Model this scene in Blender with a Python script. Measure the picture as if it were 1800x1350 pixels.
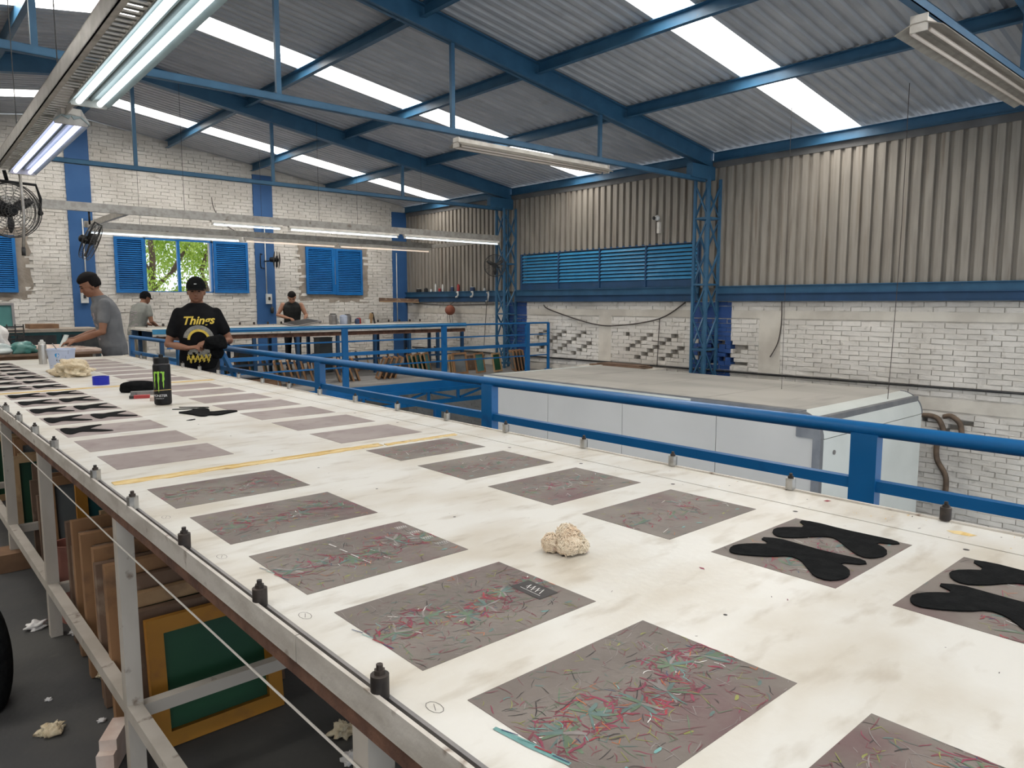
import bpy, bmesh, math, random
from mathutils import Vector, Matrix, Euler
from mathutils.bvhtree import BVHTree
random.seed(7)
for o in list(bpy.data.objects): bpy.data.objects.remove(o)
SC = bpy.context.scene
COL = SC.collection
R = math.radians

# ------------------------------------------------------------------ camera
cam = bpy.data.cameras.new('camera'); cam.sensor_width = 36; cam.lens = 36*1281/1800
cam.clip_start = .03; cam.clip_end = 200
camo = bpy.data.objects.new('camera', cam); COL.objects.link(camo)
camo.location = (0, 0, 1.44); camo.rotation_euler = (R(90-6.34), 0, R(-41.5))
SC.camera = camo

# ------------------------------------------------------------------ sky, daylight, exposure
SC.view_settings.view_transform = 'Standard'; SC.view_settings.look = 'None'
SC.view_settings.gamma = 1; SC.view_settings.use_curve_mapping = False
SC.view_settings.exposure = -0.15
W = bpy.data.worlds.new('sky'); SC.world = W; W.use_nodes = True
bg = W.node_tree.nodes['Background']; bg.inputs['Color'].default_value = (.86, .93, 1, 1); bg.inputs['Strength'].default_value = 1.5
XW, YB, XR = 11.0, 16.69, 3.3            # right wall, back wall, ridge line
KS, ZE = .147, 3.96                      # roof pitch, roof height over the right wall
XL = 2*XR-XW
def zroof(x): return ZE+KS*(XW-x) if x >= XR else ZE+KS*(x-XL)
SKY_Y = (.1, 5.05, 10.1, 14.95)          # rows of translucent roof sheets
def daylight(name, x0, x1, y, w, energy):
    l = bpy.data.lights.new(name, 'AREA'); l.shape = 'RECTANGLE'
    xc = (x0+x1)/2; ln = abs(x1-x0)/math.cos(math.atan(KS)); l.size = ln; l.size_y = w
    l.energy = energy*ln*w; l.color = (1, .97, .93)
    o = bpy.data.objects.new(name, l); COL.objects.link(o)
    o.location = (xc, y, zroof(xc)+.12)
    o.rotation_euler = (0, math.atan(KS) if xc > XR else -math.atan(KS), 0)
for i, y in enumerate(SKY_Y):
    daylight('daylight_right', XR+.2, XW-.2, y, .52, 52.0)
    daylight('daylight_left', XL+.2, XR-.2, y, .52, 52.0)

# ------------------------------------------------------------------ helpers
ORG = {}
def org(p): return ORG.get(p, Vector((0, 0, 0))) if p else Vector((0, 0, 0))
def tag(o, label=None, cat=None, group=None, kind=None):
    if label: o['label'] = label
    if cat: o['category'] = cat
    if group: o['group'] = group
    if kind: o['kind'] = kind
    return o
def thing(name, loc, label=None, cat=None, group=None, kind=None, parent=None):
    o = bpy.data.objects.new(name, None); COL.objects.link(o); o.empty_display_size = .05
    loc = Vector(loc)
    if parent: o.parent = parent; o.location = loc-org(parent)
    else: o.location = loc
    ORG[o] = loc
    return tag(o, label, cat, group, kind)
class MB:
    """collects faces in world space, builds ONE mesh object"""
    def __init__(s): s.v = []; s.f = []; s.m = []
    def add(s, vs, fs, mi=0):
        n = len(s.v); s.v += [Vector(v) for v in vs]
        s.f += [tuple(i+n for i in f) for f in fs]; s.m += [mi]*len(fs); return s
    def box(s, c, d, rot=None, mi=0):
        c = Vector(c); h = Vector(d)/2
        vs = [Vector((x*h.x, y*h.y, z*h.z)) for x in (-1, 1) for y in (-1, 1) for z in (-1, 1)]
        if rot is not None: vs = [rot @ v for v in vs]
        return s.add([c+v for v in vs], [(0, 1, 3, 2), (4, 6, 7, 5), (0, 4, 5, 1), (2, 3, 7, 6), (0, 2, 6, 4), (1, 5, 7, 3)], mi)
    def bx(s, x0, x1, y0, y1, z0, z1, mi=0):
        return s.box(((x0+x1)/2, (y0+y1)/2, (z0+z1)/2), (abs(x1-x0), abs(y1-y0), abs(z1-z0)), None, mi)
    def bar(s, p, q, w, h=None, mi=0, up=(0, 0, 1)):
        p = Vector(p); q = Vector(q); h = h or w; d = (q-p); L = d.length; d.normalize()
        u = Vector(up)
        if abs(d.dot(u)) > .95: u = Vector((1, 0, 0))
        a = d.cross(u).normalized(); b = a.cross(d)
        m = Matrix((a, d, b)).transposed()
        return s.box((p+q)/2, (w, L, h), m, mi)
    def tube(s, pts, r, n=8, mi=0, caps=True):
        pts = [Vector(p) for p in pts]; k = len(pts)
        rr = r if isinstance(r, (list, tuple)) else [r]*k
        b = len(s.v); up = Vector((0, 0, 1)); prev = None
        for i, p in enumerate(pts):
            d = (pts[min(i+1, k-1)]-pts[max(i-1, 0)]).normalized()
            if prev is None:
                a = d.cross(up)
                if a.length < .1: a = d.cross(Vector((1, 0, 0)))
                a.normalize()
            else:
                a = (prev-d*prev.dot(d)).normalized()
            prev = a; c = d.cross(a)
            for j in range(n):
                t = 2*math.pi*j/n; s.v.append(p+(a*math.cos(t)+c*math.sin(t))*rr[i])
        for i in range(k-1):
            for j in range(n):
                s.f.append((b+i*n+j, b+i*n+(j+1) % n, b+(i+1)*n+(j+1) % n, b+(i+1)*n+j)); s.m.append(mi)
        if caps:
            s.f.append(tuple(b+j for j in reversed(range(n)))); s.m.append(mi)
            s.f.append(tuple(b+(k-1)*n+j for j in range(n))); s.m.append(mi)
        return s
    def lathe(s, c, prof, n=24, mi=0, ax=None):
        """prof: (radius, height) pairs, axis z at c"""
        c = Vector(c); b = len(s.v); m = ax or Matrix.Identity(3)
        for (r, z) in prof:
            for j in range(n):
                t = 2*math.pi*j/n; s.v.append(c+m @ Vector((r*math.cos(t), r*math.sin(t), z)))
        for i in range(len(prof)-1):
            for j in range(n):
                s.f.append((b+i*n+j, b+i*n+(j+1) % n, b+(i+1)*n+(j+1) % n, b+(i+1)*n+j)); s.m.append(mi)
        s.f.append(tuple(b+j for j in reversed(range(n)))); s.m.append(mi)
        s.f.append(tuple(b+(len(prof)-1)*n+j for j in range(n))); s.m.append(mi)
        return s
    def prism(s, poly, z0, z1, mi=0):
        n = len(poly); vs = [(x, y, z0) for x, y in poly]+[(x, y, z1) for x, y in poly]
        area = sum(poly[i][0]*poly[(i+1) % n][1]-poly[(i+1) % n][0]*poly[i][1] for i in range(n))
        fs = [tuple(range(n, 2*n)), tuple(reversed(range(n)))]+[(i, (i+1) % n, n+(i+1) % n, n+i) for i in range(n)]
        if area < 0: fs = [tuple(reversed(f)) for f in fs]
        return s.add(vs, fs, mi)
    def extrude(s, poly, p, q, mi=0, a=None, b=None):
        """2D profile poly (a,b axes) swept from p to q"""
        p = Vector(p); q = Vector(q); n = len(poly); a = Vector(a); b = Vector(b)
        vs = [p+a*x+b*y for x, y in poly]+[q+a*x+b*y for x, y in poly]
        fs = [tuple(range(n)), tuple(reversed(range(n, 2*n)))]+[((i+1) % n, i, n+i, n+(i+1) % n) for i in range(n)]
        return s.add(vs, fs, mi)
    def ball(s, c, r, n=10, m=7, mi=0, sc=(1, 1, 1)):
        c = Vector(c); b = len(s.v)
        for i in range(m+1):
            ph = math.pi*i/m
            for j in range(n):
                t = 2*math.pi*j/n
                s.v.append(c+Vector((r*sc[0]*math.sin(ph)*math.cos(t), r*sc[1]*math.sin(ph)*math.sin(t), r*sc[2]*math.cos(ph))))
        for i in range(m):
            for j in range(n):
                s.f.append((b+(i+1)*n+j, b+(i+1)*n+(j+1) % n, b+i*n+(j+1) % n, b+i*n+j)); s.m.append(mi)
        return s
    def build(s, name, mats, parent=None, smooth=False, at=None):
        o0 = Vector(at) if at is not None else org(parent)
        me = bpy.data.meshes.new(name)
        me.from_pydata([v-o0 for v in s.v], [], s.f)
        mats = mats if isinstance(mats, (list, tuple)) else [mats]
        for m in mats: me.materials.append(MAT[m])
        if len(mats) > 1: me.polygons.foreach_set('material_index', s.m)
        if smooth is True: me.polygons.foreach_set('use_smooth', [True]*len(me.polygons))
        elif smooth: me.polygons.foreach_set('use_smooth', [True]*len(me.polygons)); me.set_sharp_from_angle(angle=R(smooth))
        me.update()
        o = bpy.data.objects.new(name, me); COL.objects.link(o)
        if parent: o.parent = parent; o.location = o0-org(parent)
        else: o.location = o0
        ORG[o] = o0
        return o
def inst(o, loc, rot=None, parent=None, name=None):
    """copy sharing mesh data; loc is a world position"""
    c = o.copy(); COL.objects.link(c)
    if name: c.name = name
    for k in list(c.keys()): del c[k]
    loc = Vector(loc); c.parent = parent
    c.location = loc-org(parent)
    if rot is not None: c.rotation_euler = rot
    ORG[c] = loc
    return c
def children(o): return [c for c in COL.objects if c.parent == o]
def dup(o, loc, rot=None, label=None, group=None, parent=None, kids=None):
    c = o.copy(); COL.objects.link(c)
    if parent: c.parent = parent
    else:
        c.location = loc; ORG[c] = Vector(loc)
        if rot is not None: c.rotation_euler = rot
        if label: c['label'] = label
        if group: c['group'] = group
    for ch in o.children: dup(ch, None, parent=c)
    return c

# ------------------------------------------------------------------ materials
MAT = {}
def mat(name, col, col2=None, rough=.6, metal=0, ns=5, lo=.42, hi=.62, st=(1, 1, 1), bump=0, bs=40, bst=(1, 1, 1),
        col3=None, ns3=2, lo3=.6, hi3=.75, st3=(1, 1, 1), emit=None, es=0, trans=None, spec=.4):
    m = bpy.data.materials.new(name); m.use_nodes = True; MAT[name] = m
    nt = m.node_tree; N = nt.nodes; L = nt.links; b = N['Principled BSDF']
    b.inputs['Roughness'].default_value = rough; b.inputs['Metallic'].default_value = metal
    b.inputs['Specular IOR Level'].default_value = spec
    b.inputs['Base Color'].default_value = (*col, 1); m.diffuse_color = (*col, 1)
    geo = None
    def noise(scale, stretch, detail=5):
        nonlocal geo
        if geo is None: geo = N.new('ShaderNodeNewGeometry')
        mp = N.new('ShaderNodeMapping'); mp.inputs['Scale'].default_value = stretch
        L.new(geo.outputs['Position'], mp.inputs['Vector'])
        n = N.new('ShaderNodeTexNoise'); n.inputs['Scale'].default_value = scale; n.inputs['Detail'].default_value = detail
        L.new(mp.outputs[0], n.inputs['Vector']); return n.outputs['Fac']
    def ramp(src, lo, hi):
        r = N.new('ShaderNodeMapRange'); r.inputs[1].default_value = lo; r.inputs[2].default_value = hi
        L.new(src, r.inputs[0]); return r.outputs[0]
    out = None
    if col2:
        mx = N.new('ShaderNodeMix'); mx.data_type = 'RGBA'
        mx.inputs[6].default_value = (*col, 1); mx.inputs[7].default_value = (*col2, 1)
        L.new(ramp(noise(ns, st), lo, hi), mx.inputs[0]); out = mx.outputs[2]
    if col3:
        mx = N.new('ShaderNodeMix'); mx.data_type = 'RGBA'
        if out: L.new(out, mx.inputs[6])
        else: mx.inputs[6].default_value = (*col, 1)
        mx.inputs[7].default_value = (*col3, 1)
        L.new(ramp(noise(ns3, st3, 8), lo3, hi3), mx.inputs[0]); out = mx.outputs[2]
    if out: L.new(out, b.inputs['Base Color'])
    if bump:
        bp = N.new('ShaderNodeBump'); bp.inputs['Strength'].default_value = bump; bp.inputs['Distance'].default_value = .01
        L.new(noise(bs, bst), bp.inputs['Height']); L.new(bp.outputs[0], b.inputs['Normal'])
    if emit:
        b.inputs['Emission Color'].default_value = (*emit, 1); b.inputs['Emission Strength'].default_value = es
    if trans is not None:           # clear fibreglass: part see-through, part milky
        o = N['Material Output']; tr = N.new('ShaderNodeBsdfTransparent'); tr.inputs[0].default_value = (1, .98, .94, 1)
        tl = N.new('ShaderNodeBsdfTranslucent'); tl.inputs[0].default_value = (.9, .88, .84, 1)
        mx = N.new('ShaderNodeMixShader'); mx.inputs[0].default_value = trans
        L.new(tl.outputs[0], mx.inputs[1]); L.new(tr.outputs[0], mx.inputs[2]); L.new(mx.outputs[0], o.inputs[0])
    return m
mat('white_brick', (.74, .705, .655), (.62, .585, .535), .8, ns=1.2, bump=.7, bs=26, col3=(.42, .385, .34), ns3=8, lo3=.62, hi3=.78)
mat('soffit', (.10, .10, .10), (.13, .13, .13), .7, ns=3)
mat('mortar', (.60, .57, .525), (.47, .44, .40), .9, ns=4, bump=.5, bs=25)
mat('blue_brick', (.020, .065, .22), (.026, .08, .26), .55, ns=3, bump=.5, bs=30)
mat('plaster', (.66, .62, .55), (.54, .50, .44), .85, ns=2, bump=.3, bs=20, col3=(.40, .36, .31), ns3=1.5, lo3=.6, hi3=.8)
mat('cement', (.36, .31, .26), (.27, .23, .19), .9, ns=6, bump=.5, bs=30)
mat('blue_paint', (.005, .108, .295), (.007, .12, .33), .32, ns=3, col3=(.005, .06, .18), ns3=7, lo3=.66, hi3=.8)
mat('blue_pilaster', (.030, .105, .27), (.038, .12, .30), .6, ns=2)
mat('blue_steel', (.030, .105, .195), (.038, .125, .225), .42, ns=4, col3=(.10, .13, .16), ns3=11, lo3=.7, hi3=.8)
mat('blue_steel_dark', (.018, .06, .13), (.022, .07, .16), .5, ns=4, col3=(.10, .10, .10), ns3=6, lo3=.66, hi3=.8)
mat('blue_shutter', (.006, .135, .41), (.008, .16, .47), .45, ns=4)
mat('blue_louver', (.035, .22, .42), (.05, .26, .47), .4, ns=4)
mat('roof_metal', (.42, .435, .46), (.50, .51, .53), .5, .1, ns=1.5, st=(1, 4, 1), col3=(.34, .345, .355), ns3=2.5, lo3=.6, hi3=.8)
mat('lamp_dirty', (.36, .325, .275), (.28, .25, .21), .5, ns=9)
mat('wall_sheet', (.30, .272, .235), (.245, .22, .19), .5, .15, ns=3, st=(1, 6, .5), col3=(.17, .13, .095), ns3=2.2, lo3=.58, hi3=.8, st3=(1, 5, .3))
mat('skylight', (.9, .9, .85), trans=.7)
mat('floor_concrete', (.050, .050, .052), (.075, .073, .07), .75, ns=1.6, col3=(.12, .115, .10), ns3=6, lo3=.66, hi3=.8, bump=.1)
mat('deck', (.16, .155, .15), (.22, .21, .20), .6, ns=1.4, st=(1, 5, 1))
mat('ground', (.06, .058, .055), (.09, .085, .08), .8, ns=1)
mat('table_white', (.68, .665, .625), (.56, .515, .44), .35, ns=3.2, st=(1, 1.6, 1), lo=.42, hi=.70, col3=(.34, .28, .20), ns3=7, lo3=.54, hi3=.92, st3=(1, 2.6, 1), bump=.08, bs=60)
mat('fascia_white', (.62, .58, .53), (.48, .44, .39), .42, .1, ns=6, st=(1, 1, 3), col3=(.16, .10, .06), ns3=16, lo3=.62, hi3=.72, bump=.2, bs=40)
mat('rust', (.17, .085, .055), (.10, .05, .035), .8, ns=12, bump=.4, bs=50)
mat('leg_white', (.50, .46, .41), (.40, .36, .31), .5, ns=5, st=(1, 1, .4), col3=(.14, .09, .06), ns3=14, lo3=.64, hi3=.74)
mat('dark_slot', (.03, .027, .024), (.06, .05, .04), .7, ns=20)
mat('iron', (.045, .04, .038), (.075, .06, .052), .5, .6, ns=30, bump=.2)
mat('zinc', (.45, .44, .42), (.30, .29, .27), .35, .8, ns=25)
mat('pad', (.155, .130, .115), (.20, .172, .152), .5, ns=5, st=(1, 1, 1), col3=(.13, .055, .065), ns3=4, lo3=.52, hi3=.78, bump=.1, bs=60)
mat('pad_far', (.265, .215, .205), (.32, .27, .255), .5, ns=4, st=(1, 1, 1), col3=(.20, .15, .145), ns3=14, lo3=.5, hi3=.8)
for n, c in (('ink_pink', (.27, .05, .09)), ('ink_rose', (.20, .06, .075)), ('ink_teal', (.12, .19, .175)), ('ink_aqua', (.17, .37, .36)), ('ink_lime', (.27, .28, .08)),
             ('ink_green', (.13, .19, .12)), ('ink_orange', (.55, .17, .06)), ('ink_white', (.80, .78, .76)), ('ink_grey', (.27, .24, .23)), ('ink_dark', (.045, .04, .04)), ('ink_red', (.33, .045, .06)), ('ink_navy', (.05, .08, .16))):
    mat(n, c, tuple(x*.75 for x in c), .55, ns=30)
mat('yellow_tape', (.62, .42, .14), (.74, .58, .30), .5, ns=14, st=(1, 4, 1), col3=(.35, .22, .07), ns3=20, lo3=.62, hi3=.75)
mat('black_fabric', (.006, .0065, .007), (.010, .0105, .011), .95, spec=.08, ns=40, bump=.2, bs=200)
mat('black_plastic', (.008, .008, .009), (.013, .013, .014), .4, ns=10, spec=.25)
mat('dark_metal', (.03, .03, .032), (.05, .048, .045), .45, .4, ns=10)
mat('fan_wire', (.05, .05, .05), (.08, .075, .07), .4, .5, ns=10)
mat('green_logo', (.30, .62, .06), rough=.5)
mat('white_print', (.80, .80, .80), rough=.6)
mat('yellow_print', (.75, .55, .08), (.62, .45, .07), .6, ns=30)
mat('grey_print', (.20, .20, .19), (.30, .29, .26), .7, ns=40)
mat('pale_print', (.36, .33, .34), (.28, .22, .24), .8, ns=60)
mat('blue_tape', (.012, .022, .40), rough=.35)
mat('cream_rag', (.72, .62, .45), (.58, .46, .30), .95, ns=30, bump=1, bs=80, col3=(.42, .36, .22), ns3=18, lo3=.58, hi3=.75)
mat('thread', (.84, .74, .59), (.76, .60, .44), .95, ns=20, col3=(.62, .20, .20), ns3=12, lo3=.68, hi3=.76)
mat('can_white', (.52, .58, .72), (.44, .50, .66), .4, ns=8, col3=(.05, .05, .08), ns3=24, lo3=.66, hi3=.72)
mat('sky_blue_print', (.02, .28, .62), rough=.5)
mat('aluminium', (.55, .54, .52), (.42, .41, .39), .35, .85, ns=10, st=(6, 6, 1))
mat('galv', (.42, .40, .37), (.33, .31, .28), .4, .6, ns=14, col3=(.22, .19, .16), ns3=10, lo3=.62, hi3=.75)
mat('lamp_white', (.70, .66, .60), (.58, .54, .48), .45, ns=8)
mat('lamp_reflector', (.27, .32, .32), (.22, .27, .27), .35, .2, ns=6)
mat('tube_on', (.9, .95, 1), emit=(.84, .96, 1), es=2.3)
mat('tube_violet', (.9, .9, 1), emit=(.66, .68, 1), es=2.8)
mat('tube_warm', (.9, .8, .7), emit=(1, .80, .64), es=.75)
mat('tube_off', (.85, .74, .64), rough=.3)
mat('wood', (.30, .16, .075), (.22, .115, .055), .7, ns=6, st=(1, 1, .3), col3=(.13, .075, .045), ns3=8, lo3=.55, hi3=.75)
mat('wood_dark', (.17, .105, .07), (.12, .075, .05), .75, ns=6, col3=(.30, .23, .17), ns3=9, lo3=.58, hi3=.75)
mat('wood_pale', (.42, .28, .15), (.34, .21, .11), .7, ns=7, col3=(.2, .12, .07), ns3=8, lo3=.6, hi3=.75)
mat('yellow_frame', (.42, .19, .022), (.36, .155, .018), .55, ns=5, col3=(.25, .11, .03), ns3=9, lo3=.6, hi3=.8)
mat('green_mesh', (.016, .078, .036), (.013, .064, .034), .45, ns=2.5, col3=(.01, .05, .035), ns3=3.5, lo3=.55, hi3=.7)
mat('teal_mesh', (.06, .20, .19), (.05, .16, .16), .5, ns=3)
mat('teal_dark', (.012, .075, .085), (.014, .09, .10), .5, ns=3)
mat('grey_mesh', (.16, .17, .17), (.12, .13, .13), .6, ns=3)
mat('box_grey', (.54, .54, .53), (.58, .58, .57), .45, ns=.8)
mat('box_roof', (.42, .40, .365), (.34, .325, .295), .55, ns=1.4, st=(1, .4, 1), col3=(.26, .24, .22), ns3=2, lo3=.58, hi3=.8, st3=(.4, 2, 1))
mat('box_white', (.66, .69, .66), (.60, .63, .60), .35, ns=1.5)
mat('box_trim', (.17, .18, .20), (.22, .23, .245), .4, .4, ns=4)
mat('skin', (.26, .125, .075), (.22, .10, .06), .55, ns=9)
mat('skin_light', (.36, .185, .115), (.30, .15, .095), .55, ns=9)
mat('lip', (.20, .075, .055), rough=.5)
mat('hair', (.006, .005, .005), (.010, .008, .008), .75, spec=.15, ns=60, bump=.5, bs=150)
mat('eye_dark', (.015, .012, .01), rough=.2)
mat('shirt_black', (.007, .007, .008), (.011, .011, .012), .9, spec=.1, ns=8, bump=.4, bs=14)
mat('shirt_grey', (.135, .14, .15), (.17, .175, .185), .85, ns=7, bump=.4, bs=14)
mat('shirt_sage', (.20, .205, .19), (.24, .245, .225), .85, ns=8, bump=.4, bs=14)
mat('vest', (.014, .015, .015), (.022, .023, .022), .85, ns=8, bump=.3, bs=14)
mat('trousers_grey', (.10, .105, .115), (.13, .135, .145), .85, ns=9, bump=.4, bs=14)
mat('trousers_cream', (.50, .46, .38), (.42, .38, .31), .85, ns=9, bump=.4, bs=14)
mat('trousers_black', (.012, .012, .015), (.018, .018, .021), .85, ns=9)
mat('paper', (.76, .74, .73), (.64, .62, .61), .8, ns=6, bump=.5, bs=20)
mat('pink_cloth', (.55, .42, .36), (.66, .56, .50), .8, ns=9, bump=.5, bs=18)
mat('teal_plastic', (.06, .20, .18), (.16, .33, .31), .25, ns=8)
mat('clear_plastic', (.62, .68, .67), (.50, .58, .58), .25, ns=9, bump=.5, bs=20)
mat('bark', (.17, .12, .085), (.11, .08, .06), .9, ns=10, bump=.6)
mat('leaf', (.34, .50, .06), (.55, .70, .16), .6, ns=6)
mat('brown_terra', (.32, .10, .06), (.24, .08, .05), .5, ns=8)
mat('white_plastic', (.66, .66, .64), (.58, .58, .56), .4, ns=8)
mat('red_plastic', (.42, .05, .05), (.34, .04, .04), .45, ns=8)
mat('cord', (.05, .04, .035), (.07, .055, .05), .7, ns=20)
mat('wire_light', (.55, .52, .48), rough=.5)
mat('tool_grey', (.22, .21, .21), (.30, .28, .27), .4, .5, ns=12)
mat('cardboard', (.22, .125, .07), (.17, .095, .055), .8, ns=9)
mat('salmon', (.42, .19, .15), (.34, .14, .11), .7, ns=8)

# ================================================================== STRUCTURE
Y0 = -3.2
# floors
MB().bx(XL, 2.74, Y0, YB, -.12, 0).bx(2.74, XW, 11.0, YB, -.12, 0, 1).build('floor', ['floor_concrete', 'deck'])['kind'] = 'structure'
MB().bx(2.0, XW+.1, Y0, YB, -2.85, -2.75).build('floor', 'ground')['kind'] = 'structure'
# ------------------------------------------------------------------ corrugated profile
def corr(width, pitch=.155, h=.036):
    """trapezoid profile points (t, height) over the width"""
    pts = []; n = int(round(width/pitch)); p = width/n
    for i in range(n):
        t = i*p; pts += [(t, 0), (t+p*.42, 0), (t+p*.56, h), (t+p*.86, h)]
    pts.append((width, 0)); return pts
def sheet(width, length, flip=False, pitch=.155, h=.036):
    """strip: profile across +Y, length along +X, ribs along z"""
    mb = MB(); pr = corr(width, pitch, h); n = len(pr)
    vs = [(0, t, z) for t, z in pr]+[(length, t, z) for t, z in pr]
    mb.add(vs, [(i, n+i, n+i+1, i+1) for i in range(n-1)]); return mb
# ------------------------------------------------------------------ roof
ceil = thing('ceiling', (XR, 7, 5), kind='structure')
ang = math.atan(KS); LEN = (XW+.35-XR)/math.cos(ang)
edges = []                                   # sheet boundaries along y
y = Y0; W_S = .93
sky = [(s-.27, s+.27) for s in SKY_Y]
segs = []; cur = Y0
for a, b in sky+[(YB+.05, None)]:
    n = max(1, round((a-cur)/W_S)); w = (a-cur)/n
    for i in range(n): segs.append((cur+i*w, w, 'roof_metal', 'roof_sheet'))
    if b: segs.append((a, b-a, 'skylight', 'skylight_sheet')); cur = b
cache = {}
for (ya, w, m, nm) in segs:
    key = (round(w, 3), m)
    for side in (1, -1):
        if key not in cache:
            o = sheet(w, LEN).build(nm, m, None, at=(0, 0, 0)); cache[key] = o
            tgt = o
        else:
            tgt = cache[key].copy(); COL.objects.link(tgt)
        tgt.parent = ceil
        if side == 1:
            tgt.location = Vector((XR, ya, zroof(XR)))-org(ceil); tgt.rotation_euler = (0, ang, 0)
        else:
            tgt.location = Vector((XR, ya+w, zroof(XR)))-org(ceil); tgt.rotation_euler = (0, ang, math.pi)
TR_Y = (2.1, 7.25, 12.4)                     # portal frames
PUR = (10.93, 8.65, 6.85, 5.05)
bays = [(Y0, 2.06), (2.14, 7.21), (7.29, 12.36), (12.44, YB-.05)]
for px in PUR:
    for s in (1, -1):
        x = px if s == 1 else 2*XR-px
        for (ya, yb) in bays:
            z = zroof(x)-(.005 if abs(x-XR) < 7 else .022); hgt = .15
            mb = MB()
            # C channel: web and two flanges
            mb.bx(x-.004, x+.004, ya, yb, z-hgt, z); mb.bx(x-s*.065, x, ya, yb, z-hgt, z-hgt+.006); mb.bx(x-s*.065, x, ya, yb, z-.006, z)
            mb.build('purlin', 'blue_steel', ceil)
MB().bx(XR-.05, XR+.05, Y0, YB-.05, zroof(XR)-.14, zroof(XR)-.02).build('ridge_purlin', 'blue_steel', ceil)
# board that closes the gap between the eave purlin and the wall sheets
MB().bx(10.94, 10.96, Y0, YB-.02, 3.70, 3.83).build('eave_board', 'soffit', ceil)
# ------------------------------------------------------------------ bricks
def brick_wall(root, org_u, axis, u0, u1, z0, z1, skip, blue, face, bl=.28, bh=.072, keep=300, score=None, cuts=lambda z: (), deepz=lambda u, z: False):
    """axis 'y': wall plane x=face (bricks look to -x); axis 'x': wall plane y=face"""
    rnd = random.Random(3); cand = []
    row = 0; z = z0
    while z < z1-.02:
        u = u0-(bl/2 if row % 2 else 0)-rnd.uniform(0, .04)
        while u < u1:
          pieces = [(max(u, u0), min(u+bl-.010, u1))]
          for e_ in cuts(z+bh/2):
            pieces = [q for a, b in pieces for q in (((a, e_), (e_, b)) if a < e_ < b else ((a, b),))]
          for a, b in pieces:
            if b-a > .02:
                c = ((a+b)/2, z+bh/2)
                k = skip(c[0], c[1], row)
                if k == 0: cand.append((a, b, z, rnd.uniform(-.006, .006), rnd.uniform(-.02, .02), blue(c[0], c[1])))
                elif k == 2 and b-a > .2:     # vent hole: half brick left
                    cand.append((a, a+(b-a)*.45, z, 0, 0, blue(c[0], c[1])))
          u += bl
        z += bh; row += 1
    cand.sort(key=lambda c: score((c[0]+c[1])/2, c[2]))
    shared = {}; n = 0; st = MB()
    for (a, b, z, off, tilt, bl_) in cand:
        L = round(b-a, 2); full = abs(L-round(bl-.010, 2)) < .011
        h = bh-.007; D = .05; deep = False
        if deepz((a+b)/2, z+bh/2): D = .15; deep = True
        c = Vector((face+.012+off+(D-.05)/2, (a+b)/2, z+bh/2)) if axis == 'y' else Vector(((a+b)/2, face+.012+off, z+bh/2))
        rot = Euler((tilt*1.5, 0, tilt) if axis == 'y' else (0, tilt*1.5, tilt))
        if full and n < keep and not deep:
            n += 1; key = (n % 3, bl_)
            if key not in shared:
                rr = random.Random(n); mb = MB(); d = (D, L, h) if axis == 'y' else (L, D, h)
                mb.box((0, 0, 0), d)
                for v in mb.v: v += Vector([rr.uniform(-.005, .005) for _ in range(3)])
                o = mb.build('brick', 'blue_brick' if bl_ else 'white_brick', None, at=(0, 0, 0)); shared[key] = o
                o.parent = root; o.location = c-org(root); o.rotation_euler = rot
            else:
                o = shared[key].copy(); COL.objects.link(o); o.parent = root; o.location = c-org(root); o.rotation_euler = rot
        else:
            d = (D, b-a, h) if axis == 'y' else (b-a, D, h)
            k0 = len(st.v); st.box(c, d, rot.to_matrix(), 1 if bl_ else 0)
            for v in st.v[k0:]: v += Vector((rnd.uniform(-.005, .005), rnd.uniform(-.005, .005), rnd.uniform(-.004, .004)))
    o = st.build('brickwork', ['white_brick', 'blue_brick'], root); o['kind'] = 'stuff'
def dcam(x, y, z): return (Vector((x, y, z))-camo.location).length
# right wall -------------------------------------------------------
HOLES = ((7.7, 9.1, .38, .88), (9.95, 11.6, .36, .86), (6.45, 7.45, .40, .80), (2.9, 3.75, -.36, -.14))
in_hole = lambda u, z: any(a < u < b and c < z < d for a, b, c, d in HOLES)
mb = MB(); us = sorted({Y0, YB}.union(*[(h[0], h[1]) for h in HOLES])); zs = sorted({-2.85, 1.47}.union(*[(h[2], h[3]) for h in HOLES]))
for i in range(len(us)-1):
    for k in range(len(zs)-1):
        f_ = XW+.115 if in_hole((us[i]+us[i+1])/2, (zs[k]+zs[k+1])/2) else XW-.017
        mb.bx(f_, XW+.25, us[i], us[i+1], zs[k], zs[k+1])
wr = mb.build('wall_right', 'mortar', None, at=(XW, 7, 0)); wr['kind'] = 'structure'
def skip_r(u, z, row):
    if 1.19 < z < 1.325: return 1                                   # smooth concrete band
    if 9.45 < u < 9.78 and .1 < z < 1.2: return 1                   # plastered posts
    if 5.90 < u < 6.28 and .1 < z < 1.2: return 1
    if -.03 < z < .14: return 1                                     # lower concrete band
    hole = in_hole(u, z)
    if hole and row % 2 == 0 and (int(u/.28)+row//2) % 2 == 0: return 2
    if hole and row % 2 == 1 and (int(u/.28)+row//2) % 2 == 1: return 2
    return 0
blue_r = lambda u, z: z > .15 and (6.80 < u < 7.55 or 11.90 < u < 12.65)
brick_wall(wr, None, 'y', 1.6, YB-.02, -2.646, 1.46, skip_r, blue_r, XW-.02, score=lambda u, z: dcam(XW, u, z)+(20 if (z < -.1 and u > 3.7) else 0), cuts=lambda z: (6.80, 7.55, 11.90, 12.65, 9.45, 9.78, 5.90, 6.28) if z > .1 else (), deepz=in_hole)
mb = MB(); mb.bx(XW-.034, XW, 1.5, YB-.02, 1.19, 1.318); mb.bx(XW-.032, XW, 1.5, YB-.02, -.03, .135)
mb.build('concrete_band', 'plaster', wr)
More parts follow.
